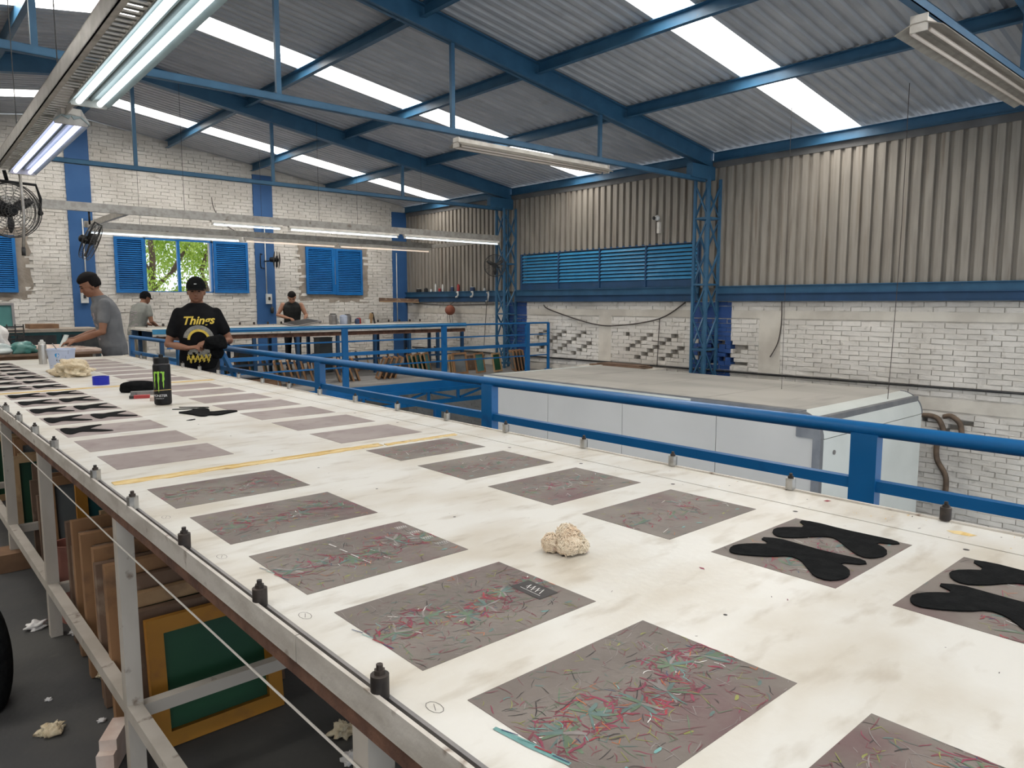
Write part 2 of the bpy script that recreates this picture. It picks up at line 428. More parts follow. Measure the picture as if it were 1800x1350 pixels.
for (a, b) in ((9.45, 9.78), (5.90, 6.28)): MB().bx(XW-.0335, XW, a, b, .135, 1.195).build('plaster_post', 'plaster', wr)
for (a, b) in ((6.80, 7.55), (11.90, 12.65)): MB().bx(XW-.037, XW-.03, a, b, 1.185, 1.322).build('painted_band', 'blue_brick', wr)
# pipe along the right wall, ledge of old boards
o = MB().tube([(XW-.06, 1.6, .30), (XW-.06, 5.5, .285), (XW-.06, YB-.3, .27)], .017, 8).build('wall_pipe', 'dark_metal', None, True)
tag(o, 'thin dark pipe running along the white brick wall behind the grey box', 'pipe')
# sheeting above the bricks
ws = thing('wall_right', (XW, 7, 1.7), kind='structure')
spans = []
for a, e, z0_ in ((Y0, 7.43, 1.70), (7.43, 12.10, 2.50), (12.10, YB-.02, 1.70)):
    n = round((e-a)/.93); spans += [(a+i*(e-a)/n, (e-a)/n, z0_) for i in range(n)]
for y_a, w, z0_ in spans:
    mb = MB(); pr = [q for k in range(6) for q in ((k*w/6, .0), (k*w/6+w/6*.30, .0), (k*w/6+w/6*.36, .048), (k*w/6+w/6*.94, .048))]+[(w, 0)]; n = len(pr)
    vs = [(XW-h, y_a+t, z0_) for t, h in pr]+[(XW-h, y_a+t, 3.745) for t, h in pr]
    mb.add(vs, [(k, k+1, n+k+1, n+k) for k in range(n-1)])
    mb.build('wall_panel', 'wall_sheet', ws)
MB().bx(XW+.05, XW+.07, Y0, 7.45, 1.4, 3.74).bx(XW+.05, XW+.07, 12.02, YB, 1.4, 3.74).bx(XW+.04, XW+.07, 6.9, 12.7, 1.4, 1.76).bx(XW+.0, XW+.05, 12.05, 12.15, 1.6, 2.6).bx(XW+.0, XW+.05, 7.38, 7.45, 1.6, 2.6).bx(XW+.05, XW+.07, 7.45, 12.15, 2.55, 3.74).build('backing', 'wall_sheet', ws)
# girt beam on top of the bricks: two stacked channels
gb = thing('wall_beam', (XW-.1, 7, 1.47), 'long dark blue steel beam resting on top of the right brick wall', 'beam')
for (a, b) in ((Y0, 7.05), (7.45, 12.2), (12.6, YB-.05)):
    mb = MB()
    mb.bx(10.90, 10.965, a, b, 1.472, 1.60); mb.bx(10.86, 10.965, a, b, 1.472, 1.482); mb.bx(10.86, 10.965, a, b, 1.592, 1.602)
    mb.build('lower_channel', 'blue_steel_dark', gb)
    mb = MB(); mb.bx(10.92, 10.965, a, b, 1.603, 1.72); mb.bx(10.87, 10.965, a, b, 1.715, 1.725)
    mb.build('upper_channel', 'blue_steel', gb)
# ------------------------------------------------------------------ ventilation louvre in the right wall
lw = thing('window_4', (XW-.03, 9.8, 1.86), kind='structure')
ly0, ly1, lz0, lz1 = 7.48, 12.05, 1.86, 2.49
mb = MB(); mb.bx(10.96, 11.0, ly0, ly1, lz1, lz1+.035); mb.bx(10.96, 11.0, ly0, ly1, 1.73, lz0); mb.bx(10.955, 11.0, ly1, ly1+.05, 1.73, lz1+.03); mb.bx(10.955, 11.0, ly0-.05, ly0, 1.73, lz1+.03)
mb.build('louver_frame', 'blue_steel_dark', lw)
pn = [(ly0+i*(ly1-ly0)/4, ly0+(i+1)*(ly1-ly0)/4) for i in range(4)]
sl = None
for i, (a, b) in enumerate(pn):
    p = MB().bx(10.935, 10.965, a-.014, a+.014, 1.74, lz1).build('louver_panel', 'blue_steel_dark', lw)
    for k in range(9):
        z = lz0+.035+k*(lz1-lz0-.01)/9; c = Vector((10.965, (a+b)/2, z))
        if sl is None:
            sl = MB().box((0, 0, 0), (.006, b-a-.04, .066), Euler((0, R(42), 0)).to_matrix()).build('slat', 'blue_louver', None, at=(0, 0, 0)); s_ = sl
        else: s_ = sl.copy(); COL.objects.link(s_)
        s_.parent = p; s_.location = c-org(p)
MB().bx(XW+.3, XW+.32, 7.2, 12.3, 1.6, 2.7).build('louver_gap_shade', 'dark_slot', lw)  # dark sheet added behind the slats, its colour stands in for shade in the gaps
# ------------------------------------------------------------------ back wall with window openings
wb = thing('wall_back', (6, YB, 0), kind='structure')
OP = [(4.47, 5.88, 1.655, 2.80)]             # open window
def in_win(x, z, m=0): return any(a-m < x < b+m and c-m < z < d+m for a, b, c, d in OP)
mb = MB()
YF = YB-.018; mb.bx(XL, 4.47, YF, YB+.28, -2.85, 2.8); mb.bx(5.88, XW, YF, YB+.28, -2.85, 2.8); mb.bx(4.47, 5.88, YF, YB+.28, -2.85, 1.655)
mb.add([(XL, YF, 2.8), (XW, YF, 2.8), (XW, YF, ZE), (XR, YF, zroof(XR)-.02), (XL, YF, ZE), (XL, YB+.28, 2.8), (XW, YB+.28, 2.8), (XW, YB+.28, ZE), (XR, YB+.28, zroof(XR)-.02), (XL, YB+.28, ZE)],
       [(0, 1, 2, 3, 4), (9, 8, 7, 6, 5), (0, 5, 6, 1), (1, 6, 7, 2), (2, 7, 8, 3), (3, 8, 9, 4), (4, 9, 5, 0)])
mb.build('wall_core', 'mortar', wb)
PIL = ((3.12, 3.545), (6.83, 7.28), (10.52, 10.95))
CEM = [(7.90, 9.78, 1.47, 2.95), (1.2, 2.44, 1.5, 2.85)]            # bare cement round the other windows
def skip_b(u, z, row):
    if any(a < u < b for a, b in PIL): return 1
    if z > zroof(u)-.07: return 1
    if in_win(u, z): return 1
    for (a, b, c, d) in CEM:
        if a+.06 < u < b-.06 and c+.05 < z < d-.05: return 1
    return 0
brick_wall(wb, None, 'x', 1.4, XW-.03, .02, 5.05, skip_b, lambda u, z: False, YB-.022, score=lambda u, z: dcam(u, YB, z)+(9 if z < .95 else 0), cuts=lambda z: [q for p in PIL for q in p]+([4.47, 5.88] if 1.655 < z < 2.8 else []))
rr = random.Random(5)
for (a, b, c, d) in CEM:
    poly = []; N_ = 12
    for (x0, z0, x1, z1) in ((a, c, b, c), (b, c, b, d), (b, d, a, d), (a, d, a, c)):
        for i in range(N_): t = i/N_; poly.append((x0+(x1-x0)*t+rr.uniform(-.035, .035), z0+(z1-z0)*t+rr.uniform(-.035, .035)))
    MB().extrude(poly, (0, YB-.036, 0), (0, YB, 0), 0, (1, 0, 0), (0, 0, 1)).build('cement_patch', 'cement', wb)
for i, (a, b) in enumerate(PIL):
    MB().bx(a, b, YB-.07, YB, 0, min(zroof(a), zroof(b))-.16).build('pilaster', 'blue_pilaster', wb)
for i, (xx, z1) in enumerate(((3.36, 3.1), (7.06, 3.3), (10.62, 2.75))):
    o = MB().tube([(xx, YB-.085, .9 if i == 2 else 1.6), (xx, YB-.085, z1)], .013, 6).build('conduit', 'white_plastic', None, True)
    tag(o, ('thin white conduit on the blue pilaster behind the profile worker', 'thin white conduit on the blue pilaster with the small fan', 'thin white conduit on the blue corner pilaster')[i], 'conduit')
for i, (xx, zz) in enumerate(((3.31, 1.55), (7.10, 1.53))):
    t = thing('switch_box', (xx, YB-.1, zz-.1), ('white switch box on the pilaster next to the profile worker', 'white switch box on the pilaster left of the man in the vest')[i], 'switch box')
    MB().bx(xx-.065, xx+.065, YB-.13, YB-.07, zz-.11, zz+.12).build('box', 'white_plastic', t)
    MB().bx(xx-.025, xx+.02, YB-.15, YB-.13, zz-.02, zz+.05).build('switch', 'dark_metal', t)
    if i:
        o = MB().lathe((xx+.06, YB-.12, zz-.33), [(.025, 0), (.04, .03), (.04, .12), (.02, .15)], 12).build('plug', 'dark_metal', None, True)
        tag(o, 'grey plug hanging under the white switch box', 'plug')
        MB().tube([(xx+.05, YB-.11, zz-.1), (xx+.06, YB-.12, zz-.19)], .008, 6).build('cable', 'cord', o)
# windows: frame, shutters with slats
slat_c = {}
def shutter(parent, x0, x1, z0, z1, y, n, proud=.05):
    mb = MB(); b = .055
    mb.bx(x0, x0+b, y-proud, y, z0, z1); mb.bx(x1-b, x1, y-proud, y, z0, z1); mb.bx(x0+b, x1-b, y-proud, y, z0, z0+b); mb.bx(x0+b, x1-b, y-proud, y, z1-b, z1)
    p = mb.build('shutter', 'blue_shutter', parent)
    MB().bx(x0+b, x1-b, y-.006, y-.002, z0+b, z1-b).build('shutter_gap_shade', 'blue_steel_dark', p)  # darker sheet behind the slats paints in the shade between them
    w = round(x1-x0-2*b, 3)
    for k in range(n):
        z = z0+b+(k+.5)*(z1-z0-2*b)/n
        if w not in slat_c:
            slat_c[w] = MB().box((0, 0, 0), (w, .005, .038), Euler((R(-40), 0, 0)).to_matrix()).build('slat', 'blue_shutter', None, at=(0, 0, 0)); s_ = slat_c[w]
        else: s_ = slat_c[w].copy(); COL.objects.link(s_)
        s_.parent = p; s_.location = Vector(((x0+x1)/2, y-.028, z))-org(p)
w1 = thing('window_1', (5.17, YB, 1.65), kind='structure')
mb = MB(); x0, x1, z0, z1 = OP[0]
mb.bx(x0, x0+.035, YB-.03, YB+.06, z0, z1); mb.bx(x1-.035, x1, YB-.03, YB+.06, z0, z1); mb.bx(x0, x1, YB-.03, YB+.06, z0, z0+.035); mb.bx(x0, x1, YB-.03, YB+.06, z1-.035, z1)
mb.build('window_frame', 'blue_shutter', w1)
MB().bx(5.135, 5.19, YB-.02, YB+.05, z0+.03, z1-.03).build('mullion', 'blue_shutter', w1)
shutter(w1, 3.90, 4.465, 1.65, 2.79, YB-.04, 24); shutter(w1, 5.885, 6.65, 1.665, 2.80, YB-.04, 24)
w2 = thing('window_2', (8.83, YB, 1.65), kind='structure')
shutter(w2, 8.07, 8.80, 1.655, 2.79, YB-.037, 24, .05); shutter(w2, 8.86, 9.60, 1.64, 2.78, YB-.037, 24, .05)
MB().bx(8.80, 8.86, YB-.08, YB-.02, 1.65, 2.78).build('centre_post', 'blue_shutter', w2)
MB().bx(8.826, 8.834, YB-.09, YB-.08, 1.9, 2.5).build('bolt', 'galv', w2)
w3 = thing('window_3', (1.75, YB, 1.65), kind='structure')
shutter(w3, 1.55, 2.22, 1.64, 2.70, YB-.037, 24, .05)
# left wall (out of view)
MB().bx(XL-.2, XL, Y0, YB, -.1, ZE).build('wall_left', 'plaster')['kind'] = 'structure'
# ------------------------------------------------------------------ roof frames
ORD = ('nearest the camera', 'second', 'farthest')
for i, ty in enumerate(TR_Y):
    t = thing('roof_truss', (XW-.3, ty, 3.4), ('blue steel roof frame nearest the camera with the lamp at top right', 'blue steel roof frame crossing the middle of the picture above the single lamp', 'blue steel roof frame farthest back, in front of the gable wall')[i], 'roof frame', 'blue steel roof frames')
    for s in (1, -1):
        xa, xb = (XR, XW-.05) if s == 1 else (XR, XL+.05)
        mb = MB(); za, zb = zroof(xa)-.01, zroof(xb)-.01; d = .26
        # I beam: web and two flanges
        def slab(z_off0, z_off1, w):
            vs = []
            for x, z in ((xa, za), (xb, zb)):
                for yy in (ty-w/2, ty+w/2):
                    for zo in (z_off0, z_off1): vs.append((x, yy, z+zo))
            mb.add(vs, [(0, 1, 3, 2), (4, 6, 7, 5), (0, 4, 5, 1), (2, 3, 7, 6), (0, 2, 6, 4), (1, 5, 7, 3)])
        slab(-d, 0, .03); slab(-d, -d+.014, .13); slab(-.016, -.002, .13)
        mb.build('rafter', 'blue_steel', t)
    mb = MB(); mb.bx(XL+.1, 10.72, ty-.03, ty+.03, 3.455, 3.462); mb.bx(XL+.1, 10.72, ty-.03, ty-.024, 3.455, 3.525); mb.bx(XL+.1, 10.72, ty-.03, ty+.03, 3.52, 3.526)
    mb.build('tie_beam', 'blue_steel', t)
    for sx in (1.2, 3.28, 5.46, 8.1):
        for x in ((sx,) if sx < 3.4 else (sx, 2*XR-sx)):
            if x < 3 and x != 1.2: continue
            MB().bx(x-.025, x+.025, ty-.022, ty+.022, 3.52, zroof(x)-.27).build('strut', 'blue_steel', t)
    MB().bx(10.3, 10.97, ty-.06, ty+.06, 3.50, 3.72).build('haunch', 'blue_steel', t)
# ------------------------------------------------------------------ lattice columns
for i, ty in enumerate((7.2, 12.37)):
    zb = -2.75 if i == 0 else 0
    t = thing('lattice_column', (10.78, ty, zb), ('blue lattice steel column behind the grey box, right of the blue louvre', 'blue lattice steel column with a round black fan, left of the blue louvre')[i], 'column', 'blue lattice columns')
    xs = (10.60, 10.94); ys = (ty-.13, ty+.13)
    for x in xs:
        for y in ys: MB().bx(x-.022, x+.022, y-.022, y+.022, zb, 3.5).build('chord', 'blue_steel', t)
    z = zb+.1; k = 0; st = .55
    while z+st < 3.45:
        for y in ys:
            a, b = (xs if k % 2 == 0 else xs[::-1]); MB().bar((a, y, z), (b, y, z+st), .026, .026).build('brace', 'blue_steel', t)
        for x in xs:
            a, b = (ys if k % 2 == 0 else ys[::-1]); MB().bar((x, a, z), (x, b, z+st), .024, .024).build('brace', 'blue_steel', t)
        if k % 2 == 0:
            for y in ys: MB().bx(xs[0], xs[1], y-.014, y+.014, z-.014, z+.014).build('batten', 'blue_steel', t)
            for x in xs: MB().bx(x-.014, x+.014, ys[0], ys[1], z-.014, z+.014).build('batten', 'blue_steel', t)
        z += st; k += 1
# ------------------------------------------------------------------ deck edge truss below the far platform
t = thing('deck_truss', (6.8, 11.0, -.55), 'blue steel truss girder carrying the edge of the far platform', 'truss')
MB().bx(2.74, 10.92, 10.95, 11.0, -.19, -.125).bx(2.74, 10.92, 10.985, 11.0, -.125, .012).build('top_chord', 'blue_paint', t)
MB().bx(2.74, 10.92, 10.95, 11.0, -.42, -.345).build('bottom_chord', 'blue_paint', t)
k = 0; x = 2.9
while x < 10.25:
    MB().bx(x-.025, x+.025, 10.955, 10.995, -.345, -.19).build('post', 'blue_paint', t)
    if k % 2 == 0: MB().bar((x+.05, 10.975, -.335), (x+.62, 10.975, -.20), .03, .04).build('diagonal', 'blue_paint', t)
    else: MB().bar((x+.05, 10.975, -.20), (x+.62, 10.975, -.335), .03, .04).build('diagonal', 'blue_paint', t)
    x += .68; k += 1
for x in (4.2, 7.86):
    MB().bx(x-.06, x+.06, 10.94, 11.03, -2.75, -.42).build('support_post', 'blue_paint', t)

# ================================================================== PRINTING TABLE
ZT = .88; TY0, TY1 = -.7, 8.62
tb = thing('printing_table', (1.2, 4, 0), 'long white screen printing table with grey pads and bolted metal edges', 'table')
MB().bx(.523, 1.892, TY0, TY1, .855, ZT).build('table_top', 'table_white', tb)
MB().bx(1.8955, 2.045, TY0, TY1, .84, .881).build('edge_board', 'table_white', tb)
MB().bx(1.892, 1.8955, TY0, TY1, .86, .872).build('seam', 'dark_slot', tb)
MB().bx(2.045, 2.056, TY0, TY1, .83, .886).build('edge_angle', 'fascia_white', tb)
for (a, b) in ((TY0, 1.098), (1.101, 4.2), (4.203, TY1)):
    MB().bx(.4945, .5015, a, b, .847, .894).build('edge_angle', 'fascia_white', tb)
MB().bx(.5015, .523, TY0, TY1, .845, .866).build('slot', 'dark_slot', tb)
MB().bx(.5165, .523, TY0, TY1, .866, .884).build('rail', 'tool_grey', tb)
MB().bx(.503, .535, TY0, TY1, .812, .845).build('edge_beam', 'rust', tb)
MB().bx(1.99, 2.03, TY0, TY1, .80, .84).build('edge_beam', 'rust', tb)
LEGY = (-.45, .91, 2.33, 3.60, 4.72, 5.95, 7.2, 8.4)
for i, y in enumerate(LEGY):
    MB().bx(.503, .548, y-.025, y+.02, .0 if i != 4 else .10, .812).build('leg', 'leg_white', tb)
    MB().bx(1.98, 2.025, y-.025, y+.02, .0, .80).build('leg', 'leg_white', tb)
    MB().bx(.548, 1.98, y-.018, y+.018, .185, .225).build('cross_brace', 'leg_white', tb)
    MB().bx(.548, 1.98, y-.018, y+.018, .80, .855).build('cross_beam', 'rust', tb)
    if i: MB().bx(.503, .543, LEGY[i-1]+.02, y-.025, .20, .24).build('stretcher', 'leg_white', tb)
MB().tube([(.4985, -.5, .755), (.4985, .93, .756), (.4985, 2.39, .748), (.4985, 4.5, .757), (.4985, 8.4, .757)], .0024, 6).build('tension_wire', 'wire_light', tb)
# bolted stops on both edges
def stop(x, y, z, m, r=.0135, h=.033):
    mb = MB().lathe((x, y, z), [(r, 0), (r, h), (r*.9, h+.001)], 16) if m == 'iron' else MB().lathe((x, y, z), [(r*1.12, 0), (r*1.12, h)], 8)
    o = mb.build('stop', m, tb, 40)
    MB().lathe((x, y, z+h), [(.0085, 0), (.0085, .007)], 6).lathe((x, y, z+h+.007), [(.005, 0), (.005, .008)], 8).build('nut', 'iron', o)
for y in (.08, .46, .858, 1.278, 1.703): stop(.509, y, .885, 'iron')
for y in (2.132, 2.557, 3.224, 3.646, 4.08, 4.5, 4.92, 5.35, 5.77): stop(.509, y, .885, 'zinc')
stop(2.05, .63, .884, 'iron')
for y in [1.052, 1.481, 1.897, 2.358, 2.786, 3.22, 3.657, 4.09, 4.52, 4.95, 5.38, 5.8, 6.23, 6.66, 7.08, 7.5, 7.93]: stop(2.05, y, .884, 'zinc')
# ------------------------------------------------------------------ print pads
LX, RX = (.6005, .9945), (1.3955, 1.786)
Lrows = [(.093, .38), (.487, .774), (.885, 1.167), (1.275, 1.562), (1.669, 1.955), (2.067, 2.341)]
Rrows = [(.12, .507), (.614, .898), (1.012, 1.295), (1.408, 1.689), (1.796, 2.07), (2.176, 2.418)]
Lfar = [2.690+.395*k for k in range(7)]+[5.56+.395*k for k in range(7)]
Rfar = [2.610+.392*k for k in range(7)]+[5.56+.395*k for k in range(7)]
PADS = {}
def pad(side, i, x0, x1, y0, y1, m):
    p = MB().bx(x0, x1, y0, y1, ZT-.0005, ZT+.0008).build('print_pad', m, tb); PADS[side, i] = p; return p
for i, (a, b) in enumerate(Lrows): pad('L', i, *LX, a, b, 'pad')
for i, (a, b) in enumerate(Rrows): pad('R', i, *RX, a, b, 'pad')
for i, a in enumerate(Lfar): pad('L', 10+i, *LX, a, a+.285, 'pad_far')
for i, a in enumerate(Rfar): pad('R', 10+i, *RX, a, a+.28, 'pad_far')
INKS = ['ink_pink', 'ink_rose', 'ink_teal', 'ink_aqua', 'ink_lime', 'ink_green', 'ink_orange', 'ink_white', 'ink_grey', 'ink_dark', 'ink_red', 'ink_navy']
IK = {n[4:]: i for i, n in enumerate(INKS)}
def ribbon(mb, pts, w, mi, z):
    vs = []; n = len(pts)
    for i, (x, y) in enumerate(pts):
        dx = pts[min(i+1, n-1)][0]-pts[max(i-1, 0)][0]; dy = pts[min(i+1, n-1)][1]-pts[max(i-1, 0)][1]; l = math.hypot(dx, dy) or 1
        ww = w*(1 if 0 < i < n-1 else .55); vs += [(x-dy/l*ww/2, y+dx/l*ww/2, z), (x+dy/l*ww/2, y-dx/l*ww/2, z)]
    mb.add(vs, [(2*i, 2*i+1, 2*i+3, 2*i+2) for i in range(n-1)], mi)
def ink(p, x0, x1, y0, y1, seed, dens):
    r = random.Random(seed); mb = MB(); W_, H_ = x1-x0, y1-y0
    def Z(): return ZT+.0010+r.random()*.0005
    def clampp(pts): return [(min(max(x, x0+.002), x1-.002), min(max(y, y0+.002), y1-.002)) for x, y in pts]
    def squig(x, y, ang, L, w, c, bend=1.0):
        pts = []; a = ang
        for k in range(4):
            pts.append((x, y)); a += r.uniform(-.6, .6)*bend; x += math.cos(a)*L/3; y += math.sin(a)*L/3
        ribbon(mb, clampp(pts), w, IK[c], Z())
    # band of printed flowers down the long middle of the pad
    nf = 6
    for k in range(nf):
        cx = x0+W_*(k+.7)/(nf+.3)+r.uniform(-.01, .01); cy = y0+H_*(.47+.10*math.sin(k*1.9))+r.uniform(-.015, .015)
        R_ = r.uniform(.028, .042)
        for j in range(int(5*dens)):            # grey green leaves
            a = r.uniform(0, 6.28); squig(cx, cy, a, R_*r.uniform(.7, 1.3), r.uniform(.003, .008), r.choice(['teal', 'green', 'green', 'grey', 'teal']), .5)
        for j in range(int(11*dens)):           # pink outlines
            a = r.uniform(0, 6.28); rr = R_*r.uniform(.8, 1.35)
            squig(cx+math.cos(a)*rr, cy+math.sin(a)*rr*.9, a+1.57+r.uniform(-.5, .5), R_*r.uniform(.4, .9), r.uniform(.0018, .0045), r.choice(['pink', 'pink', 'rose', 'rose', 'red']), 1)
        for j in range(int(6*dens)):
            a = r.uniform(0, 6.28); rr = R_*r.uniform(.2, 1.5)
            squig(cx+math.cos(a)*rr, cy+math.sin(a)*rr, a, R_*r.uniform(.3, .7), .0016, r.choice(['lime', 'orange', 'aqua', 'white', 'dark', 'navy']), 1)
    for j in range(int(26*dens)):               # loose ticks
        x, y = r.uniform(x0+.01, x1-.01), r.uniform(y0+.01, y1-.01); a = r.uniform(0, 6.28); L = r.uniform(.008, .018)
        c = r.choice(['lime', 'lime', 'green', 'grey', 'orange', 'teal', 'grey', 'rose'])
        ribbon(mb, clampp([(x+math.cos(a+1.4)*L, y+math.sin(a+1.4)*L), (x, y), (x+math.cos(a)*L*1.4, y+math.sin(a)*L*1.4)]), .0019, IK[c], Z())
    for j in range(int(30*dens)):               # dull smears
        x, y = r.uniform(x0, x1), r.uniform(y0, y1)
        squig(x, y, r.uniform(-.5, .5)+(0 if r.random() < .6 else 1.3), r.uniform(.02, .06), r.uniform(.0008, .002), r.choice(['grey', 'rose', 'green', 'dark', 'grey']), .4)
    for j in range(int(150*dens)):              # fine overprinted scribble
        x, y = r.uniform(x0, x1), y0+H_*min(max(r.gauss(.48, .26), .01), .99)
        squig(x, y, r.choice((.2, -.9, 1.1))+r.uniform(-.5, .5), r.uniform(.008, .028), r.uniform(.0006, .0016), r.choice(['rose', 'rose', 'grey', 'green', 'pink', 'teal', 'grey', 'dark', 'lime']), .8)
    for k in range(6):                          # row of small marks on the long edges
        x = x0+W_*(k+.6)/6.4
        squig(x, y1-H_*.12, r.uniform(-1, 0), .014, .003, r.choice(['lime', 'teal']), 1)
        squig(x, y0+H_*.12, r.uniform(-.3, .3), .016, .005, r.choice(['aqua', 'lime', 'teal']), .5)
    return mb
for i in range(6):
    y0, y1 = Lrows[i]; mb = ink(None, *LX, y0, y1, 11+i, (2.3, 2.3, 2.1, 1.9, 1.5, 1.1)[i])
    # colour bars printed over the left edge
    z = ZT+.0017; yc = y0+(y1-y0)*.52
    if i < 4:
        for k, (c, dx) in enumerate((('navy', 0), ('aqua', .006), ('red', .012), ('navy', .018))):
            ya = yc+.05-k*.028; ribbon(mb, [(LX[0]-.012+.004*k, ya), (LX[0]-.004+.003*k, ya-.024)], .006 if c == 'red' else .0035, IK[c], z)
        if i < 2: ribbon(mb, [(LX[0]-.016, yc+.06), (LX[0]-.006, yc), (LX[0]+.004, yc-.06)], .012, IK['aqua'], ZT+.0011)
    if i == 3:                                  # white hand lettering at the right, white dashes in the middle
        for k in range(4):
            yy = y1-.05-k*.055; xx = LX[1]-.028+(.002*k)
            for q in range(5): ribbon(mb, [(xx-.012+q*.006, yy+.012), (xx-.010+q*.006, yy-.004), (xx-.006+q*.006, yy+.008)], .0024, IK['white'], z)
            ribbon(mb, [(xx-.014, yy-.008), (xx+.016, yy-.006)], .002, IK['white'], z)
            yy = y1-.045-k*.048; ribbon(mb, [(.772+.002*k, yy), (.775+.002*k, yy-.03)], .006-.001*k, IK['white'], z)
    if i == 2:                                  # black tag with white scrawl
        bx0, by0 = LX[1]-.075, y0+.075
        mb.add([(bx0, by0, z-.0002), (bx0+.05, by0, z-.0002), (bx0+.05, by0+.085, z-.0002), (bx0, by0+.085, z-.0002)], [(0, 1, 2, 3)], IK['dark'])
        for q in range(4): ribbon(mb, [(bx0+.018, by0+.02+q*.012), (bx0+.038, by0+.028+q*.012), (bx0+.024, by0+.034+q*.010)], .003, IK['white'], z)
        ribbon(mb, [(bx0+.012, by0+.012), (bx0+.014, by0+.07)], .002, IK['white'], z)
    o = mb.build('ink_marks', INKS, PADS['L', i]); o['kind'] = 'stuff'
for i in range(6):
    y0, y1 = Rrows[i]; r = random.Random(40+i); mb = ink(None, *RX, y0, y1, 61+i, .8)
    for k in range(16):
        x, y = r.uniform(RX[0]+.02, RX[1]-.04), r.uniform(y0+.02, y1-.04); a = r.choice((.3, -1.1, 1.2)); L = r.uniform(.02, .05)
        ribbon(mb, [(x, y), (min(x+math.cos(a)*L, RX[1]-.002), min(max(y+math.sin(a)*L, y0+.002), y1-.002))], .0022, IK[r.choice(['white', 'grey', 'grey', 'pink'])], ZT+.0016)
    o = mb.build('ink_marks', INKS, PADS['R', i]); o['kind'] = 'stuff'
# small marks and holes along the pads on the white top
r = random.Random(9); mb = MB()
for k in range(150):
    x, y = r.uniform(.54, 1.88), r.choice((r.uniform(.1, 3), r.uniform(.1, 7)))
    if LX[0]-.01 < x < LX[1]+.01 or RX[0]-.01 < x < RX[1]+.01: continue
    L = r.uniform(.002, .009); a = r.uniform(0, 6.28); ribbon(mb, [(x, y), (x+math.cos(a)*L, y+math.sin(a)*L)], r.uniform(.001, .0035), r.choice((9, 9, 8, 8, 1)), ZT+.0004)
for y in [.52, .93, 1.33, 1.72, 2.1, 2.48, 2.9, 3.3]:
    mb.add([(1.845+.007*math.cos(t*.785), y+.007*math.sin(t*.785), ZT+.0004) for t in range(8)], [tuple(range(8))], 9)
    mb.add([(1.125+.004*math.cos(t*.785), y+.17+.004*math.sin(t*.785), ZT+.0004) for t in range(8)], [tuple(range(8))], 9)
for y in (.79, 1.19, 1.60, 2.0):                # circled numbers beside the pads
    for q in range(10): ribbon(mb, [(.555+.010*math.cos(q*.628), y+.017*math.sin(q*.628)), (.555+.010*math.cos((q+1)*.628), y+.017*math.sin((q+1)*.628))], .0014, 9, ZT+.0004)
    ribbon(mb, [(.551, y-.008), (.559, y+.008)], .0014, 9, ZT+.0004)
mb.add([(1.2895, .843, ZT+.0005), (1.297, .851, ZT+.0005), (1.294, .861, ZT+.0005), (1.288, .853, ZT+.0005)], [(0, 1, 2, 3)], 0)
for k in range(90):                             # rust and paint stains on the right edge board
    x, y = r.uniform(1.90, 2.04), r.uniform(.2, 5)*r.random()+.3; L = r.uniform(.003, .012); a = r.uniform(-.4, .4); ribbon(mb, [(x, y), (min(x+math.cos(a)*L, 2.043), y+math.sin(a)*L)], r.uniform(.0015, .006), r.choice((9, 8, 12, 12, 12)), .8814)
mb.add([(1.955, .545, .8815), (1.975, .535, .8815), (1.985, .575, .8815), (1.965, .60, .8815), (1.95, .58, .8815)], [(0, 1, 2, 3, 4)], 12)
mb.add([(2.0, .915, .8815), (2.018, .912, .8815), (2.02, .925, .8815), (2.002, .928, .8815)], [(0, 1, 2, 3)], 10)
o = mb.build('specks', INKS+['yellow_tape'], tb); o['kind'] = 'stuff'
# yellow tape across the table
def tape(y, x0, x1, lab, w=.016, wav=.004, s=1):
    r = random.Random(s); mb = MB(); n = 24; a = []; b = []
    for i in range(n+1):
        t = i/n; x = x0+(x1-x0)*t; a.append((x, y+w+r.uniform(-wav, wav)*.5)); b.append((x, y-w+r.uniform(-wav, wav)))
    mb.prism(b+a[::-1], ZT-.0002, ZT+.002); mb.prism([(x, yy-.004) for x, yy in a]+[(x, yy+.006) for x, yy in a[::-1]], ZT+.001, ZT+.0035)
    tag(mb.build('tape_strip', 'yellow_tape'), lab, 'tape')
tape(2.478, .54, 1.50, 'wide yellow tape strip across the table in front of the small grey pads', .020, .007)
tape(2.462, 1.51, 1.86, 'torn end of yellow tape beside the right table edge', .010, .006, 4)
tape(5.43, .55, 1.885, 'thin yellow tape strip across the table behind the dark bottle', .020, .004, 6)
# ------------------------------------------------------------------ black fabric cut-outs
def smooth_poly(p, it=2):
    for _ in range(it):
        q = []
        for i in range(len(p)):
            a, b = Vector(p[i]), Vector(p[(i+1) % len(p)]); q += [a*.75+b*.25, a*.25+b*.75]
        p = q
    return [tuple(v) for v in p]
def cutout(poly, label, group=None, it=1, z=ZT+.0018, h=.0022, name='fabric_piece'):
    cx = sum(p[0] for p in poly)/len(poly); cy = sum(p[1] for p in poly)/len(poly)
    return tag(MB().prism(smooth_poly([Vector(p) for p in poly], it), z, z+h).build(name, 'black_fabric', None, at=(cx, cy, z)), label, 'fabric', group)
G1 = [(1.765, .882), (1.783, .85), (1.776, .77), (1.780, .696), (1.783, .647), (1.761, .630), (1.730, .680), (1.706, .639), (1.661, .621), (1.617, .634), (1.609, .658), (1.640, .697), (1.681, .737), (1.696, .761), (1.679, .784), (1.627, .814), (1.601, .845), (1.615, .871), (1.656, .888), (1.689, .873), (1.723, .837)]
